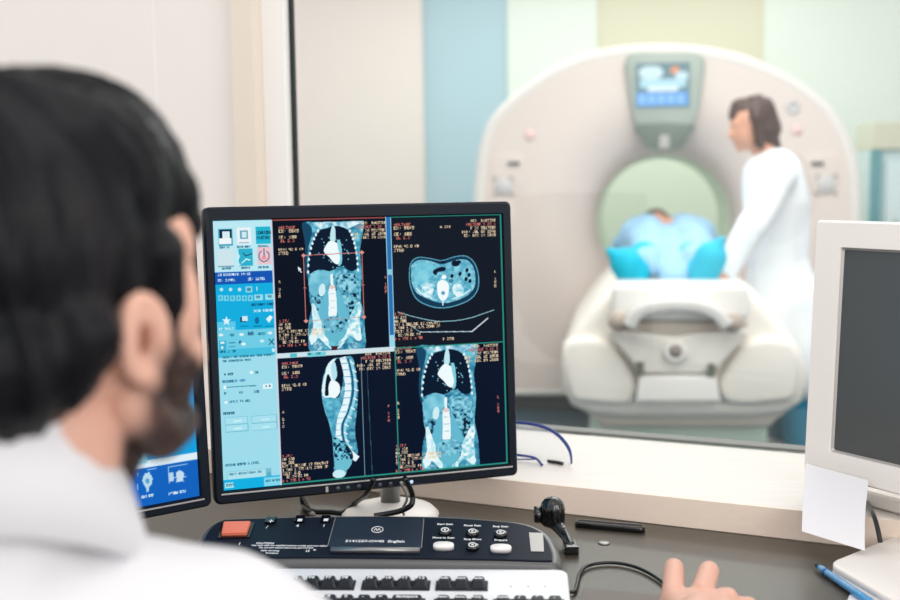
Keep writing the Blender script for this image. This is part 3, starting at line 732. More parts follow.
P = Painter(SO, MX, MU, SWd, SHt, 700, 640, (9, 22, 42))
CY1 = (150, 218, 236); CYB = (16, 172, 222); BLU = (16, 84, 178)
def quadpx(x0, x1, y0, y1, xs0=0., xs1=0., sl=-.035):
    """rectangle in monitor space from photo corner estimates at its left-top / right-bottom"""
    a = P.uv((x0, y0)); b = P.uv((x1, y1)); return a, b
def rect(x0, y0, x1, y1, c, alpha=1.):
    a = P.uv((x0, y0)); b = P.uv((x1, y1)); xa, xb = sorted((a[0], b[0])); ya, yb = sorted((a[1], b[1]))
    sl = (slice(max(0, int(round(ya))), max(0, int(round(yb)))), slice(max(0, int(round(xa))), max(0, int(round(xb)))))
    P.img[sl] = P.img[sl] * (1 - alpha) + np.array(c) * alpha
nx, ny = P.nx, P.ny
# key layout columns / rows (canvas fractions from photo points)
cL = P.uv((277, 350))[0]; cM = P.uv((392.5, 280))[0]; rM = P.uv((450, 344.8))[1]; rMl = P.uv((300, 357.3))[1]; rBt = P.uv((300, 352.6))[1]
P.img[:, :int(cL)] = (158, 220, 236)
rect(212, 222, 276, 272, (186, 232, 243))
# six big icons
def icon(x0, y0, x1, y1, c): rect(x0, y0, x1, y1, c)
rect(218, 229, 233, 245.5, (60, 160, 186)); rect(219.5, 230, 231.5, 238, (14, 34, 60)); rect(222, 231.5, 230, 239, (214, 236, 244)); rect(219, 238.5, 231.5, 244, (240, 246, 248))
rect(236.5, 227.5, 251.5, 244, (232, 242, 246)); rect(240, 230.5, 248, 239, (96, 160, 184)); rect(241.5, 232, 246.5, 237.5, (206, 234, 242)); rect(239, 242.5, 249, 243.2, (120, 160, 176))
rect(255.5, 226.8, 271, 243.5, (34, 180, 208)); P.text(256.5, 231.2, 'Learning', 3.1, (14, 70, 100), wf=.46); P.text(256.5, 236.3, 'Solutions', 3.1, (14, 70, 100), wf=.40)
rect(217, 250, 234, 266.5, (206, 228, 236)); rect(218, 266, 234, 266.7, (120, 160, 180))
rect(238.5, 249, 253, 265.5, (44, 176, 204)); P.poly([(237, 251), (240, 256), (238, 262), (241, 265), (237, 266)], (200, 236, 244)); P.line([(243, 253), (246, 256), (252, 253.5)], 1, (20, 80, 110)); P.line([(242, 263), (246, 259), (250, 260)], 1.2, (220, 244, 248))
rect(257, 247.5, 271.5, 264, (234, 196, 204)); P.line([(264 + 5.2 * math.sin(t), 256 - 5.6 * math.cos(t)) for t in np.linspace(.55, 5.73, 18)], 1.2, (120, 116, 150)); P.line([(264, 249), (264, 257)], 1.3, (120, 120, 150)); P.ell(264, 258, 2.5, 2, (240, 120, 130), alpha=.6)
for x, y, s in ((220, 246.5, 'Exam Rx'), (237, 246, 'Recon Mgmt'), (258, 245.5, 'Protocol'), (222, 268, 'Archive'), (241, 267.2, 'Service'), (258, 266.5, 'Shutdown')): P.text(x, y, s, 1.9, (30, 90, 120), wf=.55)
# blue date block
rect(214, 272.5, 276.5, 285, BLU)
P.text(218, 273.8, '20 December 14:10', 2.4, (230, 242, 250), wf=.62); P.text(218, 279.4, 'Ex: 21491', 2.4, (230, 242, 250), wf=.62); P.text(248, 278, 'Se: 21491', 2.4, (230, 242, 250), wf=.62)
# cyan tool block
rect(214.5, 285, 277, 331, CYB)
for x in (221.5, 230.5, 239.5): P.ell(x, 289.5, 1.8, 1.8, (190, 232, 244))
rect(245.5, 286.5, 252.5, 292, (150, 216, 236)); rect(247, 287.6, 251, 291, (60, 140, 170)); P.line([(257, 287), (257, 290.5)], 1, (210, 240, 248))
for k in range(6): x = 218 + k * 6; rect(x, 295.5, x + 5, 300.8, (120, 214, 236)); rect(x + 1.5, 296.6, x + 3.5, 299.6, (60, 160, 190))
rect(254, 294.8, 263, 300, (150, 222, 238)); rect(265, 294.2, 274.5, 299.4, (150, 222, 238)); P.text(256, 296, '2x', 2.2, (20, 90, 120)); P.text(268, 295.6, '4x', 2.2, (20, 90, 120))
P.text(275, 302.6, 'Reformat Panel', 2.3, (10, 70, 110), True, .55); P.text(275, 309, 'Scan Viewer', 2.4, (226, 244, 250), True, .62)
rect(217, 322, 236, 331, (90, 200, 232))
P.poly([(226.5 + (4.6 if i % 2 == 0 else 2) * math.sin(i * math.pi / 5), 321 - (5 if i % 2 == 0 else 2.1) * math.cos(i * math.pi / 5)) for i in range(10)], (222, 242, 248))
P.text(219, 328, 'My Tools', 2.3, (232, 246, 250), wf=.62)
rect(240, 317, 246, 322, (14, 60, 90)); rect(242, 316.2, 247.8, 321, (206, 232, 244)); P.ell(257, 320.5, 2.2, 3.6, (10, 110, 160)); P.poly([(266, 319), (270, 315), (273, 317), (269, 323)], (226, 244, 250))
for x in (240, 253, 265): rect(x, 325.8, x + 9, 326.5, (10, 120, 160))
# tool rows
rect(215.5, 331, 277.5, 350.2, (110, 204, 228))
for (x, y, c) in ((221, 335, (220, 240, 246)), (232, 335, (60, 140, 170)), (241.5, 334.5, (220, 240, 246)), (270, 333, (220, 240, 246)), (243.5, 344, (230, 244, 248)), (262, 341, (206, 236, 244))): P.ell(x, y, 2.3, 1.5, c)
P.text(248, 331.6, 'aA', 4.2, (16, 70, 100), wf=.55); P.text(258, 333, 'Grid', 2, (20, 100, 130))
rect(219, 341, 226.5, 349.6, (60, 176, 212)); rect(220.5, 342, 224.5, 343.6, (220, 242, 248)); rect(221, 346.5, 223.5, 348.6, (220, 242, 248))
P.line([(229, 343), (235, 342.6)], .8, (30, 110, 140)); P.line([(229, 347), (235, 346.6)], .8, (60, 140, 170)); P.text(239, 340.6, 'A', 3, (16, 70, 100))
P.line([(269, 339), (274, 344.5)], .9, (20, 80, 110)); P.line([(274, 339), (269, 344.5)], .9, (20, 80, 110))
rect(217, 350.2, 277.5, 354.5, (70, 190, 222)); P.text(220, 351, 'MPR / 3D', 2.2, (20, 90, 120)); rect(272, 348.5, 275, 351.5, (200, 236, 244))
DT = (30, 104, 130)
P.text(222.5, 356.6, 'Select the window and then modify', 2.0, DT, wf=.6); P.text(222.5, 360.4, 'the rendering mode', 2.0, DT, wf=.62)
P.ell(225, 374.3, .9, .9, (20, 60, 90)); P.text(228, 373.2, 'MIP', 2.2, DT); P.ell(251.5, 372.5, 1.6, 1.6, (240, 250, 252)); P.text(255, 371.5, '3D', 2.2, DT)
P.text(222, 380.6, 'Thickness (mm)', 2.3, (20, 90, 140), wf=.58); P.line([(226, 387.3), (256, 385.6)], .9, (60, 140, 160)); P.ell(225, 387.4, 1.3, 1.8, (240, 250, 252)); rect(263, 384, 272.5, 388.4, (226, 244, 248)); P.text(265.5, 385.2, '0.0', 2, DT)
P.text(224.5, 392.5, '0', 2, DT); P.text(239.5, 391.6, '50', 2, DT); P.text(254, 390.8, '200', 2, DT)
P.ell(226, 402.5, 1.4, 1.4, (240, 250, 252)); P.text(229.5, 401, 'Apply to all', 2.2, DT, wf=.62)
P.text(223.5, 412.6, 'Render', 2.3, (20, 90, 120), wf=.66)
for (x0, y0, x1, y1) in ((225, 417.6, 248, 423.6), (251.5, 416, 277, 421.8), (225.5, 425.2, 248.5, 431), (252, 423.6, 277.4, 429.2)):
    rect(x0, y0, x1, y1, (110, 184, 202)); rect(x0 + .4, y0 + .3, x1 - .8, y1 - .7, (166, 224, 238)); rect((x0 + x1) / 2 - 3, (y0 + y1) / 2, (x0 + x1) / 2 + 5, (y0 + y1) / 2 + .9, (206, 240, 246))
P.text(225.5, 464.5, 'Window Width & Level', 2.3, (20, 96, 124), wf=.58)
rect(227, 472, 271.5, 478, (120, 190, 208)); rect(227.4, 472.5, 266, 477.6, (176, 226, 238)); P.text(229, 473.6, 'Chest Mediastinum 350', 2.1, (50, 120, 150), wf=.58); rect(267, 472.4, 271, 477.4, (90, 170, 200))
rect(219, 480.6, 281, 489, (18, 176, 226)); rect(225, 483, 234, 487.6, (176, 228, 242)); P.text(226.5, 484.4, 'Exit', 2.1, DT); rect(264, 477.6, 281, 484.6, (130, 214, 236)); P.text(266, 480, 'Next Patient', 1.9, DT, wf=.5)
# four views
P.img[:, int(cL):] = (5, 14, 30)
P.img[:int(rM), int(cM):] = (15, 23, 36); P.img[int(rMl):, int(cL):] = (7, 19, 40); 
P.img[:, int(cL) - 3:int(cL) + 1] = (206, 212, 226)
coronal(P, 0, 0); overlay(P, 278.6, 226.5, 387, 348.5); overlay_r(P, 386.5, 225.5 - 4.2)
# red measuring frame
RD = (206, 122, 118)
P.line([(303.5, 255.5), (362, 252.4)], .8, RD); P.line([(303.5, 255.5), (306, 321)], .8, RD); P.line([(362, 252.4), (364, 317)], .8, RD); P.line([(306, 321), (364, 317)], .7, RD, .55)
for q in ((303.5, 255.5), (362, 252.4), (306, 321), (364, 317)):
    P.poly([(q[0] - 2.3, q[1]), (q[0], q[1] - 2.3), (q[0] + 2.3, q[1]), (q[0], q[1] + 2.3)], (226, 150, 140))
for q in ((305, 288), (363, 285)): P.line([(q[0] - 1.5, q[1]), (q[0] + 1.5, q[1])], .8, RD)
P.poly([(298, 266.5), (301.5, 269), (300.4, 270), (302, 272.4), (300.8, 272.8), (299.6, 270.6), (298.4, 271.6)], (230, 240, 244))
for i, ch in enumerate('R 210'): P.text(278.8, 281 + i * 3.6, ch, 2.4, YEL)
for i, ch in enumerate('L 209'): P.text(385, 276 + i * 3.6, ch, 2.4, RED)
# scroll bar and middle bar
c0 = int(P.uv((387.6, 280))[0]); c1 = int(P.uv((391.8, 280))[0])
P.img[:int(rMl), c0:c1 + 3] = (150, 214, 236); P.img[:int(rM * .9), c0 + 2:c1 + 1] = (44, 110, 176)
rr_ = int(P.uv((389, 272))[1]); P.img[rr_ - 6:rr_ + 8, c0:c1 + 3] = (140, 200, 224)
P.img[int(rBt):int(rMl), int(cL):c1 + 4] = (206, 226, 234)
rect(290, 353.8, 297, 357, (80, 186, 204)); rect(307, 352.6, 326, 355.8, (120, 206, 220)); P.text(308, 353.2, 'IM: 120', 2, (20, 110, 130))
# axial view (active, green border)
axial(P); overlay(P, 394, 223.5, 497, 341.5); overlay_r(P, 496, 219)
P.text(440, 225.8, 'A 250', 2.4, YEL); P.text(443, 338, 'P 250', 2.4, YEL)
for i, ch in enumerate('L 190'): P.text(494.5, 270.5 + i * 3.6, ch, 2.4, YEL)
# sagittal view
sagittal(P); overlay(P, 282, 362.5, 388, 483.5); overlay_r(P, 391, 351.5)
for i, ch in enumerate('A 210'): P.text(282.5, 411 + i * 3.6, ch, 2.4, YEL)
for i, ch in enumerate('P 210'): P.text(388, 405 + i * 3.6, ch, 2.4, RED)
# second coronal view
coronal(P, 114, 123.2, 1.0); overlay(P, 395.5, 347.5, 498, 473.5); overlay_r(P, 498.5, 343.5)
for i, ch in enumerate('R 210'): P.text(397.5, 402 + i * 3.6, ch, 2.4, YEL)
for i, ch in enumerate('L 209'): P.text(497.5, 396 + i * 3.6, ch, 2.4, RED)
# borders
gr = (44, 140, 126)
P.img[0:3, int(cL):c0] = (150, 78, 76); P.img[0:2, c1:] = gr; P.img[:, -4:] = gr; P.img[-4:, int(cL):] = gr
P.img[int(rM):int(rM) + 3, c1 + 3:] = gr; P.img[int(rM):, c1 + 1:c1 + 4] = gr
# lit panel softness: a one cell blur
def blur(a, w=.22):
    b = a.copy(); b[1:-1, 1:-1] = a[1:-1, 1:-1] * (1 - 4 * w * .5) + (a[:-2, 1:-1] + a[2:, 1:-1] + a[1:-1, :-2] + a[1:-1, 2:]) * w * .5; return b
P.img = blur(P.img)
grid_screen('screen', SO, MX, MU, SWd, SHt, P.img, m_lcd, mon)
obj('screen_lip', box((MWd / 2, .001, bb - .0045), (SWd + .01, .004, .0022), .0006), m_silver, mon, at=MM, label='thin silver line under the screen')
def mloc(px, py, O, X, U, B):
    d = onplane(px, py, O, B) - O; return np.dot(d, X), np.dot(d, U)
for i, (px, py) in enumerate(((338, 488.3), (348, 487.6), (359, 486.3), (369.5, 485.4), (380, 484.8), (390.5, 483.9), (401.5, 483))):
    x, z = mloc(px, py, MO, MX, MU, MB_)
    obj('button', lathe(bmesh.new(), [(0, 0), (.0032, 0), (.003, .0012), (0, .0014)], (x, .0, z), 12, Matrix.Rotation(math.radians(90), 3, 'X')), mat('button_grey', (70, 78, 88), .4), mon, True, at=MM)
x, z = mloc(411.5, 481.8, MO, MX, MU, MB_); obj('power_light', lathe(bmesh.new(), [(0, 0), (.0028, 0), (0, .001)], (x, 0, z), 12, Matrix.Rotation(math.radians(90), 3, 'X')), emit_mat('power_led', (190, 220, 255), 1.1), mon, at=MM, label='lit pale blue power light')
x, z = mloc(327, 489.5, MO, MX, MU, MB_); obj('logo_mark', box((x, -.0002, z), (.004, .0008, .008), .0003), m_silver, mon, at=MM)
# stand: pale disc base, silver neck
obj('stand_base', lathe(bmesh.new(), [(0, 0), (.072, 0), (.074, .006), (.066, .014), (.04, .022), (.0, .024)], sb, 40), m_offwhite, mon, True, at=Matrix.Identity(4), label='round pale base disc')
nk = onz(391, 508, DZ + .02); mt_ = MO + MX * MWd * .5 + MU * .10 + MB_ * .07
obj('stand_neck', loft(bmesh.new(), [[(sb[0] + a, sb[1] + .01 + b, z) for a, b in rrect(.030, .028, .012, 4)] for z in (DZ + .02, DZ + .25)]), m_steel, mon, True, at=Matrix.Identity(4), label='brushed steel neck')
obj('mount_block', box((sb[0], sb[1] - .01, DZ + .22), (.09, .04, .09), .006), m_black, mon, at=Matrix.Identity(4))

# left monitor
yawL = math.radians(37)
LO0 = MO - MX * .0035
LW, LH = .44, .40
Xl = np.array([math.cos(yawL), math.sin(yawL), 0])
LO, LX, LU, LB = mon_frame(LO0 - Xl * LW, yawL, math.radians(3.0))
ML = frame_mat(LO, LX, LB, LU)
ls = LO + LX * LW * .42 + LB * .12; ls[2] = DZ
mon2 = thing('monitor', 'black monitor mostly hidden behind the dark haired man, showing blue screen icons', 'monitor', ls, yawL)
bl2, bb2 = .0165, .0165
obj('bezel', bezel(LW, LH, bl2, bl2, .018, bb2, .03), m_black, mon2, at=ML)
obj('back_housing', loft(bmesh.new(), [rect_ring(.03, LW - .03, .04, LH - .04, .03, .02), rect_ring(.07, LW - .07, .08, LH - .08, .055, .02)]), m_black, mon2, at=ML)
P2 = P; SO2 = LO + LX * bl2 + LU * bb2 + LB * .0045
P = Painter(SO2, LX, LU, LW - 2 * bl2, LH - bb2 - .018, 330, 300, (22, 158, 222))
v = P.uv((197, 460))[1]; v0 = P.uv((197, 452.8))[1]
P.img[int(v0):int(v)] = (222, 238, 248); P.img[int(v):] = (18, 98, 190)
rect(110, 452, 147, 463, (150, 214, 236)); P.text(125, 459, 'Protocol', 2.4, (20, 90, 130))
for x in (138, 169): P.line([(x, 490 - (x - 138) * .2), (x - .6, 472 - (x - 138) * .15)], .7, (170, 206, 236)); P.line([(x - .6, 472 - (x - 138) * .15), (x + 18, 468.5 - (x - 138) * .15)], .7, (170, 206, 236))
P.ell(147.5, 480, 5, 7, (186, 218, 236)); P.poly([(145, 473), (150, 472), (150.5, 477), (144.5, 477)], (186, 218, 236)); P.poly([(145.5, 486), (149.5, 486), (148.5, 492), (146.5, 492)], (186, 218, 236)); P.ell(147.5, 481, 2.2, 2.5, (90, 160, 200))
P.ell(180, 474.5, 4.3, 4, (196, 222, 238)); P.poly([(177, 478), (183, 477.6), (184, 481.5), (176, 482)], (196, 222, 238)); rect(169.5, 473, 173.5, 481, (186, 214, 234)); P.line([(173, 478), (186, 476.6)], 1, (196, 222, 238))
P.text(142, 496.5, 'Exam Prep', 1.9, (226, 240, 250), wf=.55); P.text(169, 493, 'Patient Setup', 1.9, (226, 240, 250), wf=.55)
P.img = blur(P.img)
grid_screen('screen', SO2, LX, LU, LW - 2 * bl2, LH - bb2 - .018, P.img, m_lcd, mon2)
obj('screen_lip', box((LW / 2, .001, bb2 - .0045), (LW - 2 * bl2 + .01, .004, .0022), .0006), m_silver, mon2, at=ML, label='thin silver line under the screen')
obj('stand_base', lathe(bmesh.new(), [(0, 0), (.082, 0), (.084, .006), (.06, .014), (0, .018)], ls, 36), m_black, mon2, True, at=Matrix.Identity(4))
obj('stand_neck', box((ls[0], ls[1], DZ + .12), (.035, .028, .22), .006, rz=yawL), m_steel, mon2, at=Matrix.Identity(4))
obj('mount_block', box((ls[0] + .3 * (LB[0] * -.1), ls[1] - .02, DZ + .22), (.09, .07, .08), .006, rz=yawL), m_black, mon2, at=Matrix.Identity(4))

# ivory flat monitor at the right
CO, CXv, CU, CB = mon_frame((.5039, 1.6191, .8265), -1.0107, .0471)
MC = frame_mat(CO, CXv, CB, CU)
def cl(px, py): return mloc(px, py, CO, CXv, CU, CB)
sx0, sz1 = cl(840.5, 248.5); sx1_, sz0 = cl(831.5, 451); CWd, CH = .45, .36
cs = CO + CXv * .15 + CB * .13; cs[2] = .7842
crt = thing('monitor', 'ivory framed monitor with switched off grey screen at the right edge', 'monitor', cs, -1.0107)
sxm = (sx0 + sx1_) / 2
obj('bezel', bezel(CWd, CH, sxm, sxm, CH - sz1, sz0, .045, .006), m_offwhite, crt, at=MC)
obj('screen', box((CWd / 2, .0065, (sz0 + sz1) / 2), (CWd - 2 * sxm + .004, .002, sz1 - sz0 + .004)), m_screenoff, crt, at=MC)
obj('screen_gasket', loft(bmesh.new(), [rect_ring(sxm - .001, CWd - sxm + .001, sz0 - .001, sz1 + .001, .0015, .003), rect_ring(sxm + .0015, CWd - sxm - .0015, sz0 + .0015, sz1 - .0015, .0052, .003)], False, False), m_silver, crt, at=MC)
obj('back_housing', loft(bmesh.new(), [rect_ring(.03, CWd - .03, .03, CH - .03, .045, .02), rect_ring(.09, CWd - .09, .08, CH - .08, .10, .02)]), m_offwhite, crt, at=MC)
obj('stand_neck', box((cs[0], cs[1], cs[2] + .09), (.06, .07, .15), .008, rz=-1.01), m_offwhite, crt, at=Matrix.Identity(4))
obj('stand_base', box((cs[0], cs[1], cs[2] + .0115), (.20, .17, .022), .008, 3, rz=-1.01), m_offwhite, crt, at=Matrix.Identity(4))

# paper note hanging from its lower frame
NP = CO - CB * .012
def np_(px, py, off=0.): return onplane(px, py, NP + (-CB) * off, CB)
c4 = [np_(806, 463.5), np_(868.5, 480.5), np_(866, 550.5), np_(803, 531)]
c4[2] = CAM + (c4[2] - CAM) * .955; c4[3] = CAM + (c4[3] - CAM) * .93
bm = bmesh.new(); N1, N2 = 12, 14; g = []
for j in range(N2 + 1):
    row = []
    for i in range(N1 + 1):
        u, v_ = i / N1, j / N2
        p = (c4[0] * (1 - u) + c4[1] * u) * (1 - v_) + (c4[3] * (1 - u) + c4[2] * u) * v_
        p = p - CB * (.0035 * math.sin(v_ * 3.0) * (.4 + .6 * u) + .002 * v_)
        row.append(p)
    g.append(row)
thick = -CB * .0004
top = [[bm.verts.new(p) for p in r] for r in g]; bot = [[bm.verts.new(p - thick) for p in r] for r in g]
for j in range(N2):
    for i in range(N1):
        bm.faces.new((top[j][i], top[j][i + 1], top[j + 1][i + 1], top[j + 1][i])); bm.faces.new((bot[j][i], bot[j + 1][i], bot[j + 1][i + 1], bot[j][i + 1]))
tag(obj('paper_note', bm, m_paper, smooth=True, at=Matrix.Identity(4)), 'blank white paper note hanging from the ivory monitor frame', 'note')

# ------------------------------------------------------------ scanner control console (black panel) 
KX = np.array([math.cos(math.radians(-4)), math.sin(math.radians(-4)), 0]); KY = np.array([-KX[1], KX[0], 0])
KO = onz(440, 560, .772)
TILT = math.radians(13)
CN = np.cross(KX, KY * math.cos(TILT) + Z3 * math.sin(TILT)); KYt = KY * math.cos(TILT) + Z3 * math.sin(TILT)
KM = frame_mat(KO, KX, KYt, CN)
def kc(px, py, off=0.):
    d = onplane(px, py, KO + CN * off, CN) - KO; return np.array([np.dot(d, KX), np.dot(d, KYt)])
cons = thing('scanner_console', 'black scanner control console with orange button behind the white keyboard', 'console', np.array([KO[0], KO[1] + .05, DZ]), math.radians(-4))
opts = [(196, 560), (203, 541), (211, 528), (221, 521.5), (240, 519.5), (334, 517.3), (440, 518), (500, 522), (520, 524.2), (533, 528), (543, 534), (549, 543), (553, 553), (553, 560), (548, 562.5), (500, 561), (440, 560), (320, 558.5), (230, 559.5)]
OT = [kc(*p) for p in opts]; oc = np.mean(OT, 0)
OT = catmull(OT, 4, True)
def off_ring(P_, k, z, ysh=0.):
    out = []; n = len(P_)
    for i in range(n):
        t = P_[(i + 1) % n] - P_[i - 1]; t = t / (np.linalg.norm(t) + 1e-9); nn = np.array([t[1], -t[0]])
        if np.dot(nn, P_[i] - oc) < 0: nn = -nn
        q = P_[i] + nn * k; out.append((q[0], q[1] + ysh, z))
    return out
def zdesk(y): return 0
# housing: world vertical drop to the desk
def down_ring(P_, k, zw):
    out = []
    for (x, y, z) in off_ring(P_, k, 0):
        w = KO + KX * x + KYt * y; out.append((w[0], w[1], zw if zw is not None else w[2]))
    return out
def world_ring(P_, k, z): return [tuple(KO + KX * x + KYt * y + CN * zz) for x, y, zz in off_ring(P_, k, z)]
rgs = [down_ring(OT, .006, DZ), down_ring(OT, .011, DZ + .008), world_ring(OT, .010, -.008), world_ring(OT, .006, -.002), world_ring(OT, .001, .0), world_ring(OT, -.002, -.001)]
obj('housing', loft(bmesh.new(), rgs), mat('gunmetal_plastic', (98, 98, 100), .3, .3, noise=.05), cons, True, at=Matrix.Identity(4), label='gunmetal grey rounded housing')
mem = obj('control_panel', loft(bmesh.new(), [off_ring(OT, -.0015, .0), off_ring(OT, -.0015, .001), off_ring(OT, -.003, .0014)]), m_navy, cons, at=KM, label='dark navy printed panel')
kz = .0014
def kbox(px0, py0, px1, py1, h, z0=0., inset=0.):
    a = kc(px0, py0, z0); b = kc(px1, py1, z0); return ((a[0] + b[0]) / 2, (a[1] + b[1]) / 2, z0 + h / 2), (abs(b[0] - a[0]) - inset, abs(b[1] - a[1]) - inset, h)
ob = [kc(*p, kz) for p in ((224, 526), (251, 525.5), (247, 536.5), (222, 537))]
obj('button_surround', loft(bmesh.new(), [[(p[0] * 1.0 + (p[0] - np.mean(ob, 0)[0]) * .24, p[1] + (p[1] - np.mean(ob, 0)[1]) * .34, z) for p in ob] for z in (kz, kz + .002)]), m_blackgloss, cons, at=KM)
obu = obj('stop_button', loft(bmesh.new(), [[(np.mean(ob, 0)[0] + (p[0] - np.mean(ob, 0)[0]) * s_, np.mean(ob, 0)[1] + (p[1] - np.mean(ob, 0)[1]) * s_, z) for p in ob] for z, s_ in ((kz + .001, 1), (kz + .006, 1), (kz + .0075, .93))]), m_orange, cons, at=KM, label='bright orange square button')
def klabel(s, px, py, size, parent, z=kz + .0002, m=m_legend, name='legend', align='CENTER', wide=1.):
    me = text_mesh(s, size * 1.25, .0001, align, bold=size * .035); p = kc(px, py, z)
    me.transform(Matrix.Translation((p[0], p[1], z)) @ Matrix.Diagonal((wide, 1.15, 1, 1)))
    return obj(name, me, m, parent, at=KM)
# small top buttons on the left
for k, (px, py, px2, s) in enumerate(((271, 521.5, 267, '/'), (300, 520.2, 297.5, '4'), (326, 520, 324, '1'))):
    c_, s_ = kbox(px - 4, py - 2.6, px + 4, py + 3, .004, kz)
    bt_ = obj('button', box(c_, s_, .0012), m_blackgloss, cons, at=KM)
    p = kc(px, py, kz + .004)
    bm = bmesh.new()
    if k == 0: tube(bm, [(p[0] - .003, p[1], kz + .0045), (p[0] + .003, p[1], kz + .0045)], .0006, 6, 0); tube(bm, [(p[0], p[1] - .004, kz + .0045), (p[0], p[1] + .004, kz + .0045)], .0006, 6, 0)
    else: add_box(bm, (p[0], p[1], kz + .0043), (.006, .006, .0006))
    obj('symbol', bm, m_legend, bt_, at=KM)
    klabel(s, px2, py + 5.6, .006, mem)
for i, (px, py, s) in enumerate(((265, 543.3, 'CAUTION'),)): klabel(s, px, py, .0042, mem)
klabel('Use only with the supplied scanner cradle and host cabinet', 290, 545.6, .0034, mem); klabel('See operator manual before use, part 5141537', 286, 547.8, .0030, mem)
klabel('Refer servicing', 270, 550.6, .0032, mem); klabel('Emergency', 272, 553, .0030, mem)
klabel('!', 239.5, 543.8, .006, mem); klabel('15', 307.5, 551, .0048, mem); klabel('+', 314.5, 550, .006, mem)
# centre plate with grille and logo
cp = [kc(*p, kz) for p in ((335.5, 518.6), (424, 519.6), (421.5, 549), (327.5, 547.5))]
pl = obj('speaker_plate', loft(bmesh.new(), [[(p[0], p[1], z) for p in cp] for z in (kz, kz + .0016)]), mat('navy_grille', (22, 36, 56), .4, noise=.15, nscale=900, bump=.5, bscale=900), cons, at=KM)
bm = bmesh.new()
a, b = np.array(cp[0]), np.array(cp[1]); c_, d_ = np.array(cp[2]), np.array(cp[3])
for j in range(9):
    for i in range(38):
        u = (i + .5 + .5 * (j % 2)) / 39; v_ = (j + .5) / 13
        p = (a * (1 - u) + b * u) * (1 - v_) + (d_ * (1 - u) + c_ * u) * v_
        bmesh.ops.create_circle(bm, cap_ends=True, segments=6, radius=.0009, matrix=Matrix.Translation((p[0], p[1], kz + .00175)))
gh = obj('grille_holes', bm, m_black, pl, at=KM); gh['kind'] = 'stuff'
for q, w_ in (((cp[0], cp[3]), .0006), ((cp[1], cp[2]), .0006)):
    pass
for q0, q1 in ((cp[0], cp[3]), (cp[1], cp[2])):
    bm = bmesh.new(); tube(bm, [(q0[0], q0[1], kz + .0016), (q1[0], q1[1], kz + .0016)], .0004, 6, 0); obj('plate_edge', bm, m_silver, pl, at=KM)
lg = kc(377.5, 531, kz)
bm = bmesh.new(); tube(bm, [(lg[0] + .0075 * math.cos(t), lg[1] + .0075 * math.sin(t), kz + .0022) for t in np.linspace(0, 6.283, 25)], .0006, 6, 0)
tube(bm, [(lg[0] - .004, lg[1] - .002, kz + .0022), (lg[0] - .002, lg[1] + .003, kz + .0022), (lg[0], lg[1] - .003, kz + .0022), (lg[0] + .002, lg[1] + .003, kz + .0022), (lg[0] + .004, lg[1] - .002, kz + .0022)], .0006, 6, 3)
obj('round_logo', bm, m_legend, pl, True, at=KM)
klabel('5141537-OV40  English', 375, 541.3, .0052, pl, kz + .002, wide=1.25)
a = kc(331, 552, kz); b = kc(420, 552.6, kz)
bm = bmesh.new(); tube(bm, [(a[0], a[1], kz + .003), (b[0], b[1], kz + .003)], .0042, 10, 0)
obj('wrist_bar', bm, m_steel, cons, True, at=KM, label='steel highlight bar')
# round and oval buttons at the right
def disc_ring(c, rx, ry, z, n=24, pw=1.):
    out = []
    for t in np.linspace(0, 2 * math.pi, n, endpoint=False):
        ct, st = math.cos(t), math.sin(t); out.append((c[0] + rx * math.copysign(abs(ct) ** pw, ct), c[1] + ry * math.copysign(abs(st) ** pw, st), z))
    return out
for (px, py, kind, s) in ((445, 530.5, 'r', 'Start Scan'), (472.5, 531.8, 'r', 'Pause Scan'), (500.5, 532.8, 'r', 'Stop Scan'), (443.5, 545.3, 'o', 'Move to Scan'), (472.5, 545.6, 'r', 'Stop Move'), (500.8, 547.7, 'o', 'Prepare')):
    c_ = kc(px, py, kz + .004)
    if kind == 'r':
        bt_ = obj('round_button', loft(bmesh.new(), [disc_ring(c_, .0088, .0088, kz), disc_ring(c_, .0085, .0085, kz + .004), disc_ring(c_, .0075, .0075, kz + .005)]), m_blackgloss, cons, True, at=KM)
        bm = bmesh.new(); tube(bm, [(c_[0] + .0048 * math.cos(t), c_[1] + .0048 * math.sin(t), kz + .0052) for t in np.linspace(0, 6.283, 17)], .0008, 6, 0); add_box(bm, (c_[0], c_[1], kz + .0052), (.003, .003, .001))
        obj('symbol', bm, m_legend, bt_, at=KM)
    else:
        obj('oval_button', loft(bmesh.new(), [disc_ring(c_, .0136, .0074, kz, 28, .75), disc_ring(c_, .0134, .0072, kz + .005, 28, .75), disc_ring(c_, .0120, .0060, kz + .0062, 28, .75)]), m_white, cons, True, at=KM, label='large white oval button')
    klabel(s, px, py - (6.3 if kind == 'r' else 7.6), .0042, mem)
rp = [kc(*p, kz) for p in ((529, 533), (543, 533.5), (544, 552), (531, 551.5))]
obj('blank_plate', loft(bmesh.new(), [[(p[0], p[1], z) for p in rp] for z in (kz, kz + .0008)]), m_silver, cons, at=KM, label='pale silver rectangle')

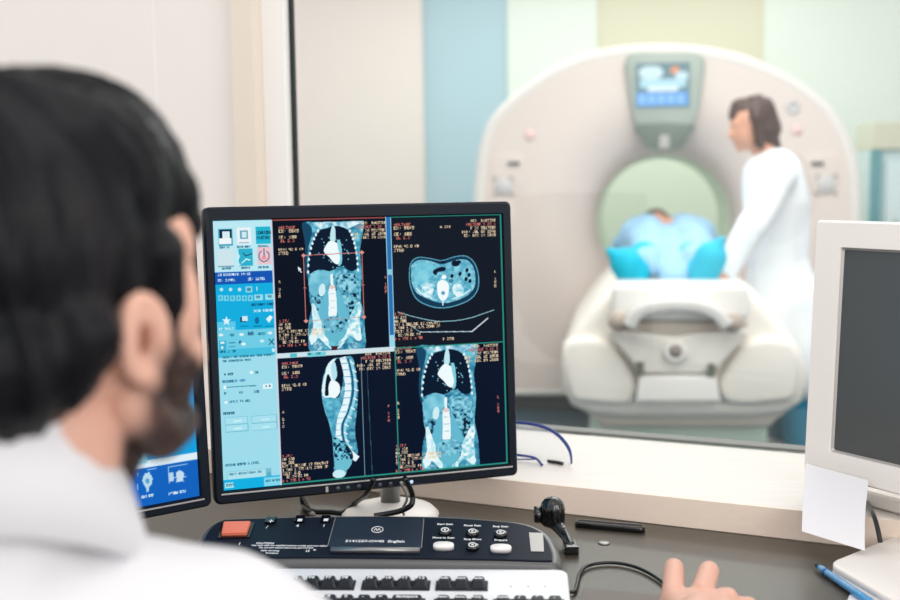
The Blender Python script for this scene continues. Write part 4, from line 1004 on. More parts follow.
# ------------------------------------------------------------ keyboard
QZ = DZ + .040
QT = math.radians(10)
QX = np.array([math.cos(math.radians(-3)), math.sin(math.radians(-3)), 0]); QY = np.array([-QX[1], QX[0], 0])
cr_ = onz(566, 571.5, QZ)
kbd = thing('keyboard', 'white computer keyboard with black keys in front of the scanner console', 'keyboard', cr_ - QX * .23 - QY * .08 - Z3 * (QZ - DZ), math.radians(-3))
QO = cr_.copy(); QO[2] = QZ; QYt = QY * math.cos(QT) + Z3 * math.sin(QT); QN = np.cross(QX, QYt); MQ = frame_mat(QO, QX, QYt, QN)
LEN, DEP = .455, .172
bm = bmesh.new(); yb_ = .006
loft(bm, [[(x, y, z) for x, y in rrect(LEN - e, DEP - e, .012, 5, -LEN / 2 + .002, yb_ - DEP / 2)] for z, e in ((-.011, .004), (-.004, 0), (-.001, .001), (0, .005))])
obj('case', bm, mat('cool_white_plastic', (222, 224, 229), .4, noise=.015), kbd, True, at=MQ, label='white plastic case')
for fx_ in (-.04, -LEN + .05):
    fp = QO + QX * fx_ - QYt * .012 - QN * .009; obj('foot', box((fp[0], fp[1], (fp[2] + DZ) / 2 - .0005), (.03, .008, fp[2] - DZ), .001), m_key, kbd, at=Matrix.Identity(4))
def qloc(px, py, dz=.0): d = onplane(px, py, QO + QN * dz, QN) - QO; return np.dot(d, QX), np.dot(d, QYt)
for k_, px in enumerate((511, 528, 545)):
    x, y = qloc(px, 586.5); obj('status_light', box((x, y, .0003), (.003, .0015, .0006)), mat('led_grey', (186, 190, 188), .4), kbd, at=MQ)
KH = .0095
def keymesh(w, d=.0165):
    bm = bmesh.new()
    loft(bm, [[(x, y, z) for x, y in rrect(w - e, d - e * 1.1, .002, 2, 0, sh_)] for z, e, sh_ in ((0, 0, 0), (.001, 0, 0), (KH - .001, .0055, .001), (KH, .0066, .001))])
    me = bpy.data.meshes.new('key'); bm.to_mesh(me); bm.free(); me.materials.append(m_key); return me
KM_CACHE = {}; LG_CACHE = {}
def add_key(x, y, w, s):
    kw = round(w, 4)
    if kw not in KM_CACHE: KM_CACHE[kw] = keymesh(w)
    o = link(bpy.data.objects.new('key', KM_CACHE[kw])); o.parent = kbd
    L = full(kbd).inverted() @ MQ
    o.matrix_local = L @ Matrix.Translation((x, y, .0))
    if s:
        if s not in LG_CACHE:
            me = text_mesh(s, .0072 if len(s) < 4 else .0050 if len(s) < 7 else .006, .0001, 'CENTER', .0002); me.materials.append(m_legend); me.name = 'legend'; LG_CACHE[s] = me
        g_ = link(bpy.data.objects.new('legend', LG_CACHE[s])); g_.parent = o; g_.location = (-.001 if w < .02 else 0, .0015, KH + .0002)
PX = .01975
fy = qloc(315, 577.5, KH)[1] - .0012
def fx(px): return qloc(px, 577, KH)[0]
wells = []
for grp in ([('Esc', -1)], [('F1', 0), ('F2', 1), ('F3', 2), ('F4', 3)],): pass
x8 = fx(346); x5 = x8 - 3 * PX
for i, s in enumerate(('F5', 'F6', 'F7', 'F8')): add_key(x5 + i * PX, fy, .0185, s)
wells.append((x5 - .011, x5 + 3 * PX + .011, fy))
x9 = fx(371)
for i, s in enumerate(('F9', 'F10', 'F11', 'F12')): add_key(x9 + i * PX, fy, .0185, s)
wells.append((x9 - .011, x9 + 3 * PX + .011, fy))
xp = fx(445)
for i, s in enumerate(('PrtSc', 'ScrLk', 'Pause')): add_key(xp + i * PX, fy, .0185, s)
wells.append((xp - .011, xp + 2 * PX + .011, fy))
x1_ = x5 - PX * 4 - .010
for i, s in enumerate(('F1', 'F2', 'F3', 'F4')): add_key(x1_ + i * PX, fy, .0185, s)
wells.append((x1_ - .011, x1_ + 3 * PX + .011, fy))
ry = fy - .042
xb = fx(410)
for i, s in enumerate(('=', '-', '0', '9', '8', '7', '6', '5', '4', '3', '2', '1')): add_key(xb - .0296 - i * PX, ry, .0185, s)
add_key(xb, ry, .0385, 'Backspace')
for i, s in enumerate(('Insert', 'Home', 'PgUp')): add_key(xp + i * PX, ry, .0185, s)
xn = fx(503)
for i, s in enumerate(('NumLk', '/', '*', '-')): add_key(xn + i * PX, ry, .0185, s)
ry2 = ry - PX
for i, s in enumerate(']['): add_key(xb - .020 - i * PX, ry2, .0185, s)
add_key(xb + .005, ry2, .028, '')
for i, s in enumerate('POIUYTREWQ'): add_key(xb - .020 - (i + 2) * PX, ry2, .0185, s)
for i, s in enumerate(('Delete', 'End', 'PgDn')): add_key(xp + i * PX, ry2, .0185, s)
for i, s in enumerate(('7', '8', '9', '+')): add_key(xn + i * PX, ry2, .0185, s)
ry3 = ry2 - PX
for i, s in enumerate('ASDFGHJKL;'): add_key(xb - .020 - (11.6 - i) * PX, ry3, .0185, s)
for i, s in enumerate(('4', '5', '6')): add_key(xn + i * PX, ry3, .0185, s)
bm = bmesh.new()
for x0, x1__, y in wells:
    add_box(bm, ((x0 + x1__) / 2, y - .001, .0008), (x1__ - x0, .0215, .0018), .0008)
y0_, y1_ = ry3 - .011, ry + .0115
for x0, x1__ in ((x1_ - .03, xb + .0205), (xp - .011, xp + 2 * PX + .011), (xn - .011, xn + 3 * PX + .011)):
    add_box(bm, ((x0 + x1__) / 2, (y0_ + y1_) / 2, .0008), (x1__ - x0, y1_ - y0_, .0018), .0008)
obj('key_well', bm, m_key, kbd, at=MQ)

# ------------------------------------------------------------ small things on the desk
I4 = Matrix.Identity(4)
# black clamp with ribbed knob
k0 = onz(551, 530, DZ + .02)
kb = np.array([k0[0] + .012, k0[1] + .02, DZ])
clamp = thing('knob_clamp', 'black clamp with ribbed round knob at the right end of the console', 'clamp', kb)
def rib(r, z, n=36, a=.0008): return [(kb[0] + (r + a * math.cos(12 * t)) * math.cos(t) - .008, kb[1] + (r + a * math.cos(12 * t)) * math.sin(t), kb[2] + z) for t in np.linspace(0, 2 * math.pi, n * 2, endpoint=False)]
obj('knob', loft(bmesh.new(), [rib(.012, .020), rib(.0165, .024), rib(.017, .044), rib(.0155, .053, a=.0003), rib(.011, .059, a=0), rib(.003, .062, a=0)]), m_blackgloss, clamp, True, at=I4)
bm = bmesh.new(); lathe(bm, [(0, 0), (.011, .0), (.012, .003), (.012, .009), (.008, .011), (0, .011)], kb + [-.034, .002, .036], 20, Matrix.Rotation(math.radians(90), 3, 'Y'))
obj('side_wheel', bm, m_blackgloss, clamp, True, at=I4)
bm = bmesh.new(); tube(bm, [kb + [-.008, 0, .026], kb + [-.001, -.012, .022], kb + [.008, -.034, .014], kb + [.012, -.056, .007]], [.010, .009, .0075, .007], 10, 5)
obj('arm', bm, m_blackgloss, clamp, True, at=I4)
obj('foot', box(kb + [.012, -.052, .006], (.020, .036, .012), .003), m_blackgloss, clamp, at=I4)
bm = bmesh.new(); lathe(bm, [(0, 0), (.0035, 0), (.0035, .002), (0, .003)], kb + [.005, -.024, .0245], 12)
obj('screw', bm, m_steel, clamp, True, at=I4)
# slot handle
a = onz(579, 522, DZ + .006); b = onz(641, 527.5, DZ + .006)
t = (b - a); L_ = np.linalg.norm(t); t /= L_; bm = bmesh.new()
Ms = frame_mat([(a[0] + b[0]) / 2, (a[1] + b[1]) / 2, DZ], t, np.array([-t[1], t[0], 0]), Z3)
sl_ = thing('pen_tray', 'slim black rounded tray lying on the desk below the sill', 'tray', Ms.translation)
loft(bm, [[(x, y, z) for x, y in rrect(L_ + .012 - e, .018 - e, .0085 - e / 2, 6)] for z, e in ((0, 0), (.006, 0), (.0085, .003), (.0085, .008), (.004, .009))])
obj('tray_body', bm, m_blackgloss, sl_, True, at=Ms)
bm = bmesh.new(); add_box(bm, (0, .0085, .0075), (L_ - .012, .0016, .0016), .0004); obj('edge_strip', bm, m_steel, sl_, at=Ms, label='thin grey metal strip')
# grommet
g0 = onz(604, 543.2, DZ)
tag(obj('cable_grommet', lathe(bmesh.new(), [(0, 0), (.0085, 0), (.0085, .0012), (.006, .002), (0, .0016)], (g0[0], g0[1], DZ), 24), m_steel, None, True, at=I4), 'small grey metal disc set in the desk right of the clamp', 'grommet')

# safety glasses on the sill
SZ = .7842
def onsill(px, py, h=0.): return onz(px, py, SZ + h)
gA = onsill(571.5, 465, .002); gB = onsill(488, 459, .002)
sg = thing('safety_glasses', 'clear safety glasses with blue rim on the sill behind the central monitor', 'glasses', [(gA[0] + gB[0]) / 2, (gA[1] + gB[1]) / 2, SZ])
gd = (gB - gA); GLn = np.linalg.norm(gd); gd /= GLn; gp = np.array([-gd[1], gd[0], 0]);
if gp[1] > 0: gp = -gp
top_pts = [gA + Z3 * .002, onplane(569, 449, gA, gp) , onplane(558, 435, gA - gp * .01, gp), onplane(541, 426, gA - gp * .015, gp), onplane(515, 422.5, gA - gp * .015, gp), onplane(495, 427, gA - gp * .01, gp), gB + Z3 * .015]
bm = bmesh.new(); tube(bm, top_pts, [.0016, .0028, .003, .0028, .0028, .0028, .002], 8, 8)
m_blue = mat('blue_rim_plastic', (38, 58, 130), .3, noise=.06)
obj('rim', bm, m_blue, sg, True, at=I4)
mg = bpy.data.materials.new('clear_lens'); mg.use_nodes = True; nt = mg.node_tree; b_ = nt.nodes['Principled BSDF']; b_.inputs['Base Color'].default_value = (.9, .95, .98, 1); b_.inputs['Alpha'].default_value = .22; b_.inputs['Roughness'].default_value = .08
cv = catmull(top_pts, 8); bm = bmesh.new()
rows = []
for p in cv:
    lo = p.copy(); lo[2] = SZ + .0015
    rows.append([p, (p + lo) / 2 + gp * .012, lo + gp * .004])
r2 = [[q - gp * .0012 for q in r[::-1]] for r in rows]
loft(bm, [a_ + b_2 for a_, b_2 in zip(rows, r2)])
obj('lens', bm, mg, sg, True, at=I4, label='clear plastic lens')
bm = bmesh.new(); tube(bm, [onsill(508, 454, .012), onsill(526, 456, .012), onsill(536, 458.5, .008), onsill(542, 465, .002)], .0022, 8, 6); tube(bm, [onsill(500, 459, .003), onsill(520, 459.5, .004), onsill(536, 459, .007)], .0012, 8, 6)
obj('temple_arm', bm, m_blue, sg, True, at=I4)
bm = bmesh.new(); tube(bm, [onsill(548, 461, .003), onsill(556, 462.3, .003), onsill(563, 463.5, .003)], .003, 8, 3)
obj('nose_bridge', bm, m_cable, sg, True, at=I4, label='dark bridge pad')

# cables
def cable(name, pts, r, m, label, cat='cable', **k):
    bm = bmesh.new(); tube(bm, pts, r, 8, 10); return tag(obj(name, bm, m, None, True, at=I4), label, cat)
zc = DZ + .0035
cable('mouse_cable', [onz(566, 591.5, zc), onz(574, 591.5, zc), onz(577, 584, zc), onz(579.5, 574, zc), onz(586, 566.5, zc), onz(600, 563, zc), onz(618, 563, zc), onz(636, 567, zc), onz(652, 574.5, zc), onz(664, 583, zc)], .0024, m_cable, 'thin black cable curving across the desk to the hand')
cable('power_cable', [CAM + ray(*q) * t for q, t in (((860, 497), 1.66), ((868, 505), 1.60), ((873, 514), 1.525), ((877, 526), 1.50), ((880.5, 542), 1.485))], .0032, m_cable, 'black cable hanging down behind the paper note')
zb = DZ + .0075
cable('video_cable', [onz(296, 492, .80) + [0, .08, 0], onz(303, 503, zb), onz(312, 511, zb), onz(330, 512, zb), onz(344, 512.5, zb), onz(356, 502, .765), onz(366, 494, .80), onz(372, 486, .83) + [0, .04, 0]], .0042, m_cable, 'thick black cable looping behind the central monitor')
cable('signal_cable', [onz(286, 488, .81) + [0, .07, 0], onz(300, 497, .78) + [0, .02, 0], onz(309, 508, zb), onz(314, 515, zb)], .003, m_greycable, 'pale grey cable hanging behind the central monitor')
cable('coiled_cable', [onz(404, 484, .83) + [0, .03, 0], onz(412, 494, .80), onz(411, 505, .785), onz(400, 511, .775), onz(386, 514, .77), onz(374, 516, .768)], .0042, m_cable, 'black cable wrapped around the steel monitor neck')
cable('stand_cable', [onz(400, 488, .83) + [0, .03, 0], onz(407, 498, .80), onz(403, 508, .78), onz(404, 515, .768)], .002, m_greycable, 'thin grey cable beside the steel monitor neck')
# mouse pad, mouse
a = onz(588, 590.5, DZ); b = onz(664, 597.5, DZ)
t = (b - a); t /= np.linalg.norm(t); n_ = np.array([-t[1], t[0], 0])
MP = frame_mat([a[0], a[1], DZ], t, n_, Z3)
tag(obj('mouse_pad', box((.115, -.10, .0015), (.24, .20, .003), .001), mat('taupe_pad', (116, 108, 102), .6, noise=.05, nscale=300), at=MP), 'taupe mouse pad under the right hand', 'mouse pad')

# beige slab, pen, paper at the lower right
s0 = onz(834, 563, DZ + .02)
bx = onz(900, 536, DZ + .02) - s0; bx /= np.linalg.norm(bx); by = onz(900, 601, DZ + .02) - s0; by = np.cross(Z3, bx) * -1
SMt = frame_mat([s0[0], s0[1], DZ], bx, by, Z3)
cn = (onz(900, 601, DZ + .02) - s0); ccx = np.dot(cn, bx); ccy = np.dot(cn, by)
bm = bmesh.new()
Lb, Wb = .30, .23
# skewed footprint: second side follows the photographed edge
e2 = np.array([ccx, ccy]); e2 /= np.linalg.norm(e2)
def sk(u, v_): return (u + e2[0] * v_, e2[1] * v_)
def skring(ins, z):
    out = []
    for x, y in rrect(Lb - 2 * ins, Wb - 2 * ins, .016, 5, Lb / 2, Wb / 2): q = sk(x - .006, y - .006); out.append((q[0], q[1], z))
    return out
slab = thing('document_case', 'beige plastic case with rounded corner lying at the right desk edge', 'case', s0 * [1, 1, 0] + Z3 * DZ)
obj('lower_shell', loft(bmesh.new(), [skring(.003, 0), skring(0, .003), skring(0, .010)]), m_offwhite, slab, True, at=SMt)
obj('lid', loft(bmesh.new(), [skring(.0015, .0105), skring(0, .012), skring(0, .018), skring(.002, .020)]), m_offwhite, slab, True, at=SMt)
# pen
pa = onz(814.5, 563.5, DZ + .006); pb = onz(905, 605, DZ + .03); pd = (pb - pa); pL = .15; pd /= np.linalg.norm(pd)
pd = np.array([pd[0], pd[1], 0.0]); pd /= np.linalg.norm(pd)
pa[2] = DZ + .0055
pq = Vector(pd).to_track_quat('Z', 'Y').to_matrix()
pen = thing('pen', 'translucent blue ballpoint pen lying in front of the beige case', 'pen', pa)
obj('barrel', lathe(bmesh.new(), [(0, .012), (.0036, .012), (.0046, .02), (.0048, .10), (.0048, .145), (.003, .147), (0, .147)], pa, 20, pq), mat('blue_pen_plastic', (70, 150, 204), .15, noise=.06, coat=.5), pen, True, at=I4)
obj('tip', lathe(bmesh.new(), [(0, 0), (.0008, 0), (.0016, .003), (.0038, .0125), (0, .0125)], pa, 16, pq), mat('dark_pen_tip', (40, 48, 62), .3, .3), pen, True, at=I4, label='dark metal tip')
obj('grip_ring', lathe(bmesh.new(), [(0, .03), (.0051, .03), (.0051, .034), (0, .034)], pa, 16, pq), mat('deep_blue_ring', (26, 84, 156), .3), pen, True, at=I4)
# paper sheet
pp = [onz(852, 590, DZ + .0006), onz(872, 585, DZ + .0006), onz(930, 612, DZ + .0006), onz(905, 640, DZ + .0006), onz(846, 603, DZ + .0006)]
tag(obj('paper_sheet', loft(bmesh.new(), [[(p[0], p[1], z) for p in pp] for z in (DZ, DZ + .0008)]), m_paper, at=I4), 'white paper sheet under the blue pen at the lower right corner', 'paper')
# ------------------------------------------------------------ people
def strand_attr(me, val):
    a = me.attributes.new('strand', 'FLOAT', 'POINT'); a.data.foreach_set('value', np.asarray(val, np.float32))
def person_col_mat(name, skin, beard, rough=.48):
    m = bpy.data.materials.new(name); m.use_nodes = True; nt = m.node_tree; b = nt.nodes['Principled BSDF']
    a = nt.nodes.new('ShaderNodeAttribute'); a.attribute_name = 'stubble'
    tc = nt.nodes.new('ShaderNodeTexCoord'); n = nt.nodes.new('ShaderNodeTexNoise'); n.inputs['Scale'].default_value = 40
    nt.links.new(tc.outputs['Object'], n.inputs['Vector'])
    m1 = nt.nodes.new('ShaderNodeMix'); m1.data_type = 'RGBA'
    m1.inputs['A'].default_value = list(s2l(skin) * .93) + [1]; m1.inputs['B'].default_value = list(np.minimum(s2l(skin) * 1.06, 1)) + [1]
    nt.links.new(n.outputs['Fac'], m1.inputs['Factor'])
    m2 = nt.nodes.new('ShaderNodeMix'); m2.data_type = 'RGBA'; m2.inputs['B'].default_value = list(s2l(beard)) + [1]
    nt.links.new(m1.outputs['Result'], m2.inputs['A']); nt.links.new(a.outputs['Fac'], m2.inputs['Factor'])
    nt.links.new(m2.outputs['Result'], b.inputs['Base Color'])
    b.inputs['Roughness'].default_value = rough; b.inputs['Specular IOR Level'].default_value = .22; b.inputs['Subsurface Weight'].default_value = .06
    b.inputs['Subsurface Scale'].default_value = .01; b.inputs['Subsurface Radius'].default_value = (1, .35, .2)
    return m
def frame_az(O, az, pitch=0.):
    """person frame: x right, y forward (azimuth az to the right of +Y), z up"""
    f = np.array([math.sin(az), math.cos(az), 0]); r = np.array([f[1], -f[0], 0])
    f2 = f * math.cos(pitch) + Z3 * math.sin(pitch); u = np.cross(r, f2)
    return frame_mat(O, r, f2, u)
def tp(M_, p): return np.array(M_ @ Vector([float(a) for a in p]))

# ---- the man at the desk
HO = CAM + ray(55, 338) * (.71 / ray(55, 338)[1])
HM = frame_az(HO, math.radians(30), math.radians(9))
h = lambda *p: tp(HM, p)
TO = np.array([HO[0] - .055, HO[1] + .03, HO[2] + .043])
TM = frame_az(TO, math.radians(-10))
tt = lambda *p: tp(TM, p)
Hrot = HM.to_3x3().to_4x4(); Trot = TM.to_3x3().to_4x4()
bm = bmesh.new()
lowf = .77
zf = lambda p: (p[0], p[1], p[2] * (lowf if p[2] < 0 else 1))
E = lambda c, r: prim_ell(bm, h(*zf(c)), r, Hrot)
C = lambda a, b, ra, rb: prim_cap(bm, h(*zf(a)), h(*zf(b)), ra, rb)
E((0, -.015, .03), (.076, .097, .086)); E((0, .035, -.015), (.064, .062, .085))
for s in (-1, 1):
    C((s * .060, .0, -.045), (s * .050, .025, -.088), .016, .015); C((s * .050, .025, -.088), (s * .014, .076, -.105), .017, .017)
    E((s * .040, .056, -.030), (.022, .022, .026)); E((s * .048, .050, .012), (.020, .026, .040)); E((s * .040, .056, .050), (.026, .026, .030)); C((s * .012, .088, .030), (s * .045, .072, .030), .010, .008)
    # ear: outer rim, thick inner ring around an open bowl, lobe, tragus
    for (ry_, rz_, tr, xo) in ((.0155, .0265, .0048, .0), (.0115, .0170, .0062, -.003)):
        pts_ = [(.081 + xo + (.0025 if math.cos(t) < 0 else .003) * abs(math.cos(t)) + .002 * math.sin(t), -.006 + ry_ * math.cos(t), .004 + rz_ * math.sin(t)) for t in np.linspace(0, 2 * math.pi, 17)]
        for a, b in zip(pts_[:-1], pts_[1:]): C((s * a[0], a[1], a[2]), (s * b[0], b[1], b[2]), tr, tr)
    C((s * .080, -.004, -.022), (s * .079, .000, -.030), .0085, .0065)
C((0, .094, .022), (0, .112, -.020), .008, .011); C((-.010, .100, -.026), (.010, .100, -.026), .008, .008)
E((0, .086, -.058), (.026, .016, .007)); E((.031, .070, .017), (.017, .013, .0065)); E((-.031, .070, .017), (.017, .013, .0065)); E((.031, .068, -.003), (.017, .013, .006)); E((-.031, .068, -.003), (.017, .013, .006)); E((0, .085, -.070), (.023, .015, .007)); E((0, .080, -.102), (.022, .018, .017)); E((0, .045, -.085), (.045, .045, .03))
# neck and torso
prim_cap(bm, h(0, -.026, -.050), tt(.006, -.030, -.20), .056, .060); prim_cap(bm, h(0, .010, -.070), tt(.004, -.012, -.21), .040, .046)
D = lambda a, b, ra, rb: prim_cap(bm, tt(*a), tt(*b), ra, rb)
D((-.03, -.05, -.215), (-.14, -.055, -.285), .045, .042); D((.03, -.05, -.215), (.14, -.055, -.285), .045, .042)
prim_ell(bm, tt(0, -.05, -.40), (.155, .095, .17), Trot); prim_ell(bm, tt(0, -.05, -.58), (.135, .09, .15), Trot); prim_ell(bm, tt(0, -.04, -.70), (.155, .11, .10), Trot)
hipz = HO[2] - .70
RS = tt(.150, -.03, -.258); LS = tt(-.165, -.045, -.30)
HB = onz(698, 598, .790)      # back of the right hand, centre of the knuckles
WR = HB + np.array([-.03, -.105, .004])
REL = np.array([.10, 1.00, .76]); REL = RS + np.array([.085, .19, -.185])
LEL = tt(-.26, .10, -.50); LWR = tt(-.10, .34, -.44)
prim_cap(bm, RS, REL, .046, .038); prim_cap(bm, REL, WR, .038, .026)
prim_cap(bm, LS, LEL, .046, .038); prim_cap(bm, LEL, LWR, .038, .026)
# legs, seated: thighs forward under the desk, feet on the floor
for s in (-1, 1):
    hp_ = tt(s * .09, -.04, -.72); kn_ = tt(s * .13, .36, -.70); an_ = tt(s * .13, .34, 0); an_[2] = .09; to_ = tt(s * .15, .50, 0); to_[2] = .035
    prim_cap(bm, hp_, kn_, .085, .06); prim_cap(bm, kn_, an_, .056, .036); prim_cap(bm, an_ - Z3 * .05, to_, .036, .030)
# right hand on the mouse: palm, four fingers and thumb
hand_dir = np.array([.10, .99, 0]); hand_dir /= np.linalg.norm(hand_dir); hr = np.array([hand_dir[1], -hand_dir[0], 0])
def hp3(x, y, z): return HB + hr * x + hand_dir * y + Z3 * z
prim_cap(bm, WR, hp3(-.004, -.055, .004), .026, .022)
for x in (-.027, -.009, .009, .026): prim_cap(bm, hp3(x * .7, -.06, .000), hp3(x, -.002, -.003), .017, .0150)
tips = []
for (x, ty, sp_, L1) in ((-.029, .064, -.004, 1), (.004, .062, .010, 1), (.029, .040, .015, .9), (.045, .014, .020, .8)):
    pass
def finger(k, t1, t2, t3, r):
    prim_cap(bm, k, t1, r * 1.08, r); prim_cap(bm, t1, t2, r, r * .95); prim_cap(bm, t2, t3, r * .95, r * .88)
I1 = onz(674, 568, .802); I2 = onz(709, 571, .802); I3 = onz(728, 597, .795)
def fing_to(k, tip, r, lift):
    finger(k, tip, tip + hand_dir * .016 - Z3 * .016, tip + hand_dir * .022 - Z3 * .032, r)
fing_to(hp3(-.027, 0, .003), I1, .0118, .012)
fing_to(hp3(.004, .002, .004), I2, .0120, .012)
fing_to(hp3(.024, -.006, .002), I3, .0110, .008)
fing_to(hp3(.031, -.014, -.002), hp3(.056, .004, -.008), .0092, .004)
prim_cap(bm, hp3(-.018, -.065, -.004), hp3(-.042, -.030, -.012), .017, .013); prim_cap(bm, hp3(-.042, -.030, -.012), hp3(-.048, .002, -.018), .0125, .0105)
# left hand resting on the desk edge side, hidden behind the body
lf = lambda x, y, z: LWR + np.array([TM[0][0], TM[1][0], 0]) * x + np.array([TM[0][1], TM[1][1], 0]) * y + Z3 * z
prim_cap(bm, LWR, lf(0, .06, -.005), .026, .024)
for x, L in ((-.027, .068), (-.009, .078), (.009, .074), (.026, .060)):
    prim_cap(bm, lf(x * .6, .02, -.002), lf(x, .085, -.005), .015, .012); finger(lf(x, .085, -.005), lf(x * 1.1, .085 + L * .45, -.012), lf(x * 1.1, .085 + L * .8, -.024), lf(x * 1.1, .085 + L, -.034), .009)
prim_cap(bm, lf(.022, .02, -.006), lf(.052, .062, -.014), .015, .011); prim_cap(bm, lf(.052, .062, -.014), lf(.06, .09, -.02), .010, .009)
body = fuse(bm, .0026, 4, .5)
v = coords(body); Hinv = np.array(HM.inverted()); lv = v @ Hinv[:3, :3].T + Hinv[:3, 3]
x_, y_, z_ = lv[:, 0], lv[:, 1], lv[:, 2]
sm = lambda t, a, b: np.clip((t - a) / (b - a), 0, 1) ** 2 * (3 - 2 * np.clip((t - a) / (b - a), 0, 1))
side_ = sm(np.abs(x_), .045, .060)
bd = sm(y_, -.014, .006) * sm(-z_, -.010, .02) * sm(z_, -.150, -.125)
bd = bd * (1 - sm(z_ - (.010 - np.clip(y_ - .022, 0, 1) * 1.15), -.004, .014))
bd = np.maximum(bd, sm(y_, .080, .095) * sm(-z_, .038, .046) * sm(z_, -.14, -.125))
bd = bd * (np.linalg.norm(lv, axis=1) < .18) * (.78 + .22 * vnoise(v * 160))
print('BEARD', bd.max(), (bd > .5).sum(), len(bd))
lips = np.exp(-((x_ / .022) ** 2 + ((y_ - .098) / .015) ** 2 + ((z_ + .064) / .010) ** 2)); bd = bd * (1 - lips)
# stubble also dusts the nape
a_ = body.attributes.new('stubble', 'FLOAT', 'POINT'); a_.data.foreach_set('value', np.clip(bd * 1.1, 0, .97).astype(np.float32))
doc = thing('person', 'dark haired bearded man in white coat seated in front, seen from behind', 'person', [HO[0], HO[1], 0], 0)
obj('body', body, person_col_mat('tan_skin', (218, 171, 152), (34, 24, 24)), doc, True, at=I4)
for s in (-1, 1):
    bm = bmesh.new(); prim_ell(bm, h(s * .031, .0715, .007), (.0115, .0115, .0115)); eo = obj('eye', bm, m_eye, doc, True, at=I4)
    bm = bmesh.new(); prim_ell(bm, h(s * .0315, .0815, .006), (.0045, .0022, .0045), Hrot); obj('iris', bm, mat('dark_iris', (50, 34, 26), .2), eo, True, at=I4)
# hair
bm = bmesh.new()
E((0, -.018, .064), (.084, .104, .102)); E((0, -.060, .010), (.079, .062, .062)); E((0, -.060, -.014), (.064, .045, .040))
E((0, .035, .104), (.070, .062, .050)); E((0, .014, .088), (.081, .090, .076)); E((.008, .066, .076), (.058, .034, .036)); E((.016, .070, .058), (.050, .026, .024)); E((-.02, .064, .072), (.050, .030, .030))
for s in (-1, 1):
    C((s * .066, .030, .050), (s * .068, .032, .020), .020, .012); C((s * .068, .030, .020), (s * .068, .028, -.006), .0085, .004)
    C((s * .070, -.040, .02), (s * .062, -.052, -.020), .020, .012)
hair = fuse(bm, .003, 5, .5)
# carve the ear opening and comb the surface into strands
v = coords(hair).copy(); n = normals(hair).copy(); lv = v @ Hinv[:3, :3].T + Hinv[:3, 3]
cx_, cy_, cz_ = lv[:, 0], lv[:, 1] + .035, lv[:, 2] - .05
crown = np.stack([cx_, cy_], 1); ang = np.arctan2(cx_, cy_); rad = np.hypot(cx_, cy_)
el_ = np.arctan2(lv[:, 2] - .03, np.hypot(lv[:, 0], lv[:, 1]))
warp = vnoise(lv * 20 + 9) * .9 + vnoise(lv * 50 + 3) * .25
q = np.stack([ang * 7 + warp, el_ * 1.6 + warp * .3, np.zeros(len(ang))], 1) + 20
lock = vnoise(q); fine = vnoise(np.stack([ang * 42 + warp * 5, el_ * 3.5, warp], 1) + 30)
d = (lock - .5) * .006 + (fine - .5) * .004 + (vnoise(lv * 20 + 2) - .5) * .007
v += n * d[:, None]
setco(hair, v)
strand_attr(hair, np.clip(.2 + 1.0 * (lock - .35) + 1.1 * (fine - .5), 0, 1))
hobj = obj('hair', hair, m_hair, doc, True, at=I4)
# coat: torso, shoulders, sleeves
bm = bmesh.new()
D((-.035, -.060, -.215), (-.150, -.055, -.290), .062, .060); D((.035, -.060, -.215), (.140, -.035, -.252), .062, .061); D((0, -.075, -.175), (0, -.08, -.30), .060, .09)
prim_ell(bm, tt(0, -.055, -.40), (.18, .125, .17), Trot); prim_ell(bm, tt(0, -.05, -.58), (.165, .12, .17), Trot); prim_ell(bm, tt(0, -.03, -.72), (.20, .15, .12), Trot)
CF = WR + (REL - WR) * .12
prim_cap(bm, RS, REL, .061, .054); prim_cap(bm, REL, CF, .056, .040)
prim_cap(bm, LS, LEL, .066, .056); prim_cap(bm, LEL, LWR + (LEL - LWR) * .12, .056, .040)
coat = fuse(bm, .006, 8, .5)
v = coords(coat).copy(); n = normals(coat).copy()
f1_ = vnoise(v * [9, 9, 5] + 3); f2_ = vnoise(v * [22, 22, 9] + 8)
v += n * ((np.abs(f1_ - .5) * -.034 + .006) + (f2_ - .5) * .011)[:, None]; setco(coat, v)
obj('coat', coat, m_coat, doc, True, at=I4)
# collar: folded band, high at the nape, low at the throat
bm = bmesh.new(); rings = []
NC = 56
for k in range(NC):
    a = 2 * math.pi * k / NC
    if False: pass
    sx, cy2 = math.sin(a), math.cos(a)      # cy2 = 1 at the front
    top = -.050 - .130 * (.5 + .5 * cy2) ** 1.0; rx, ryy = .075, .080
    cxx, cyy = rx * sx, -.032 + ryy * cy2
    w = lambda k_, z: (rx * k_ * sx, -.032 + ryy * k_ * cy2, z)
    prof = [w(.98, top - .055), w(.97, top - .02), w(.99, top), w(1.06, top + .004), w(1.13, top - .006), w(1.24, top - .036), w(1.40, top - .085), w(1.34, top - .088), w(1.14, top - .034), w(1.06, top - .012), w(1.05, top - .055)]
    rings.append([tt(*p) for p in prof])
rings.append(rings[0])
NCp = len(rings[0]); vs = [[bm.verts.new(p) for p in r] for r in rings[:-1]]
for i in range(NC):
    j = (i + 1) % NC
    for m_i in range(NCp):
        m2_ = (m_i + 1) % NCp; bm.faces.new((vs[i][m_i], vs[j][m_i], vs[j][m2_], vs[i][m2_]))
bmesh.ops.recalc_face_normals(bm, faces=bm.faces[:])
obj('collar', bm, m_coat, doc, True, at=I4)
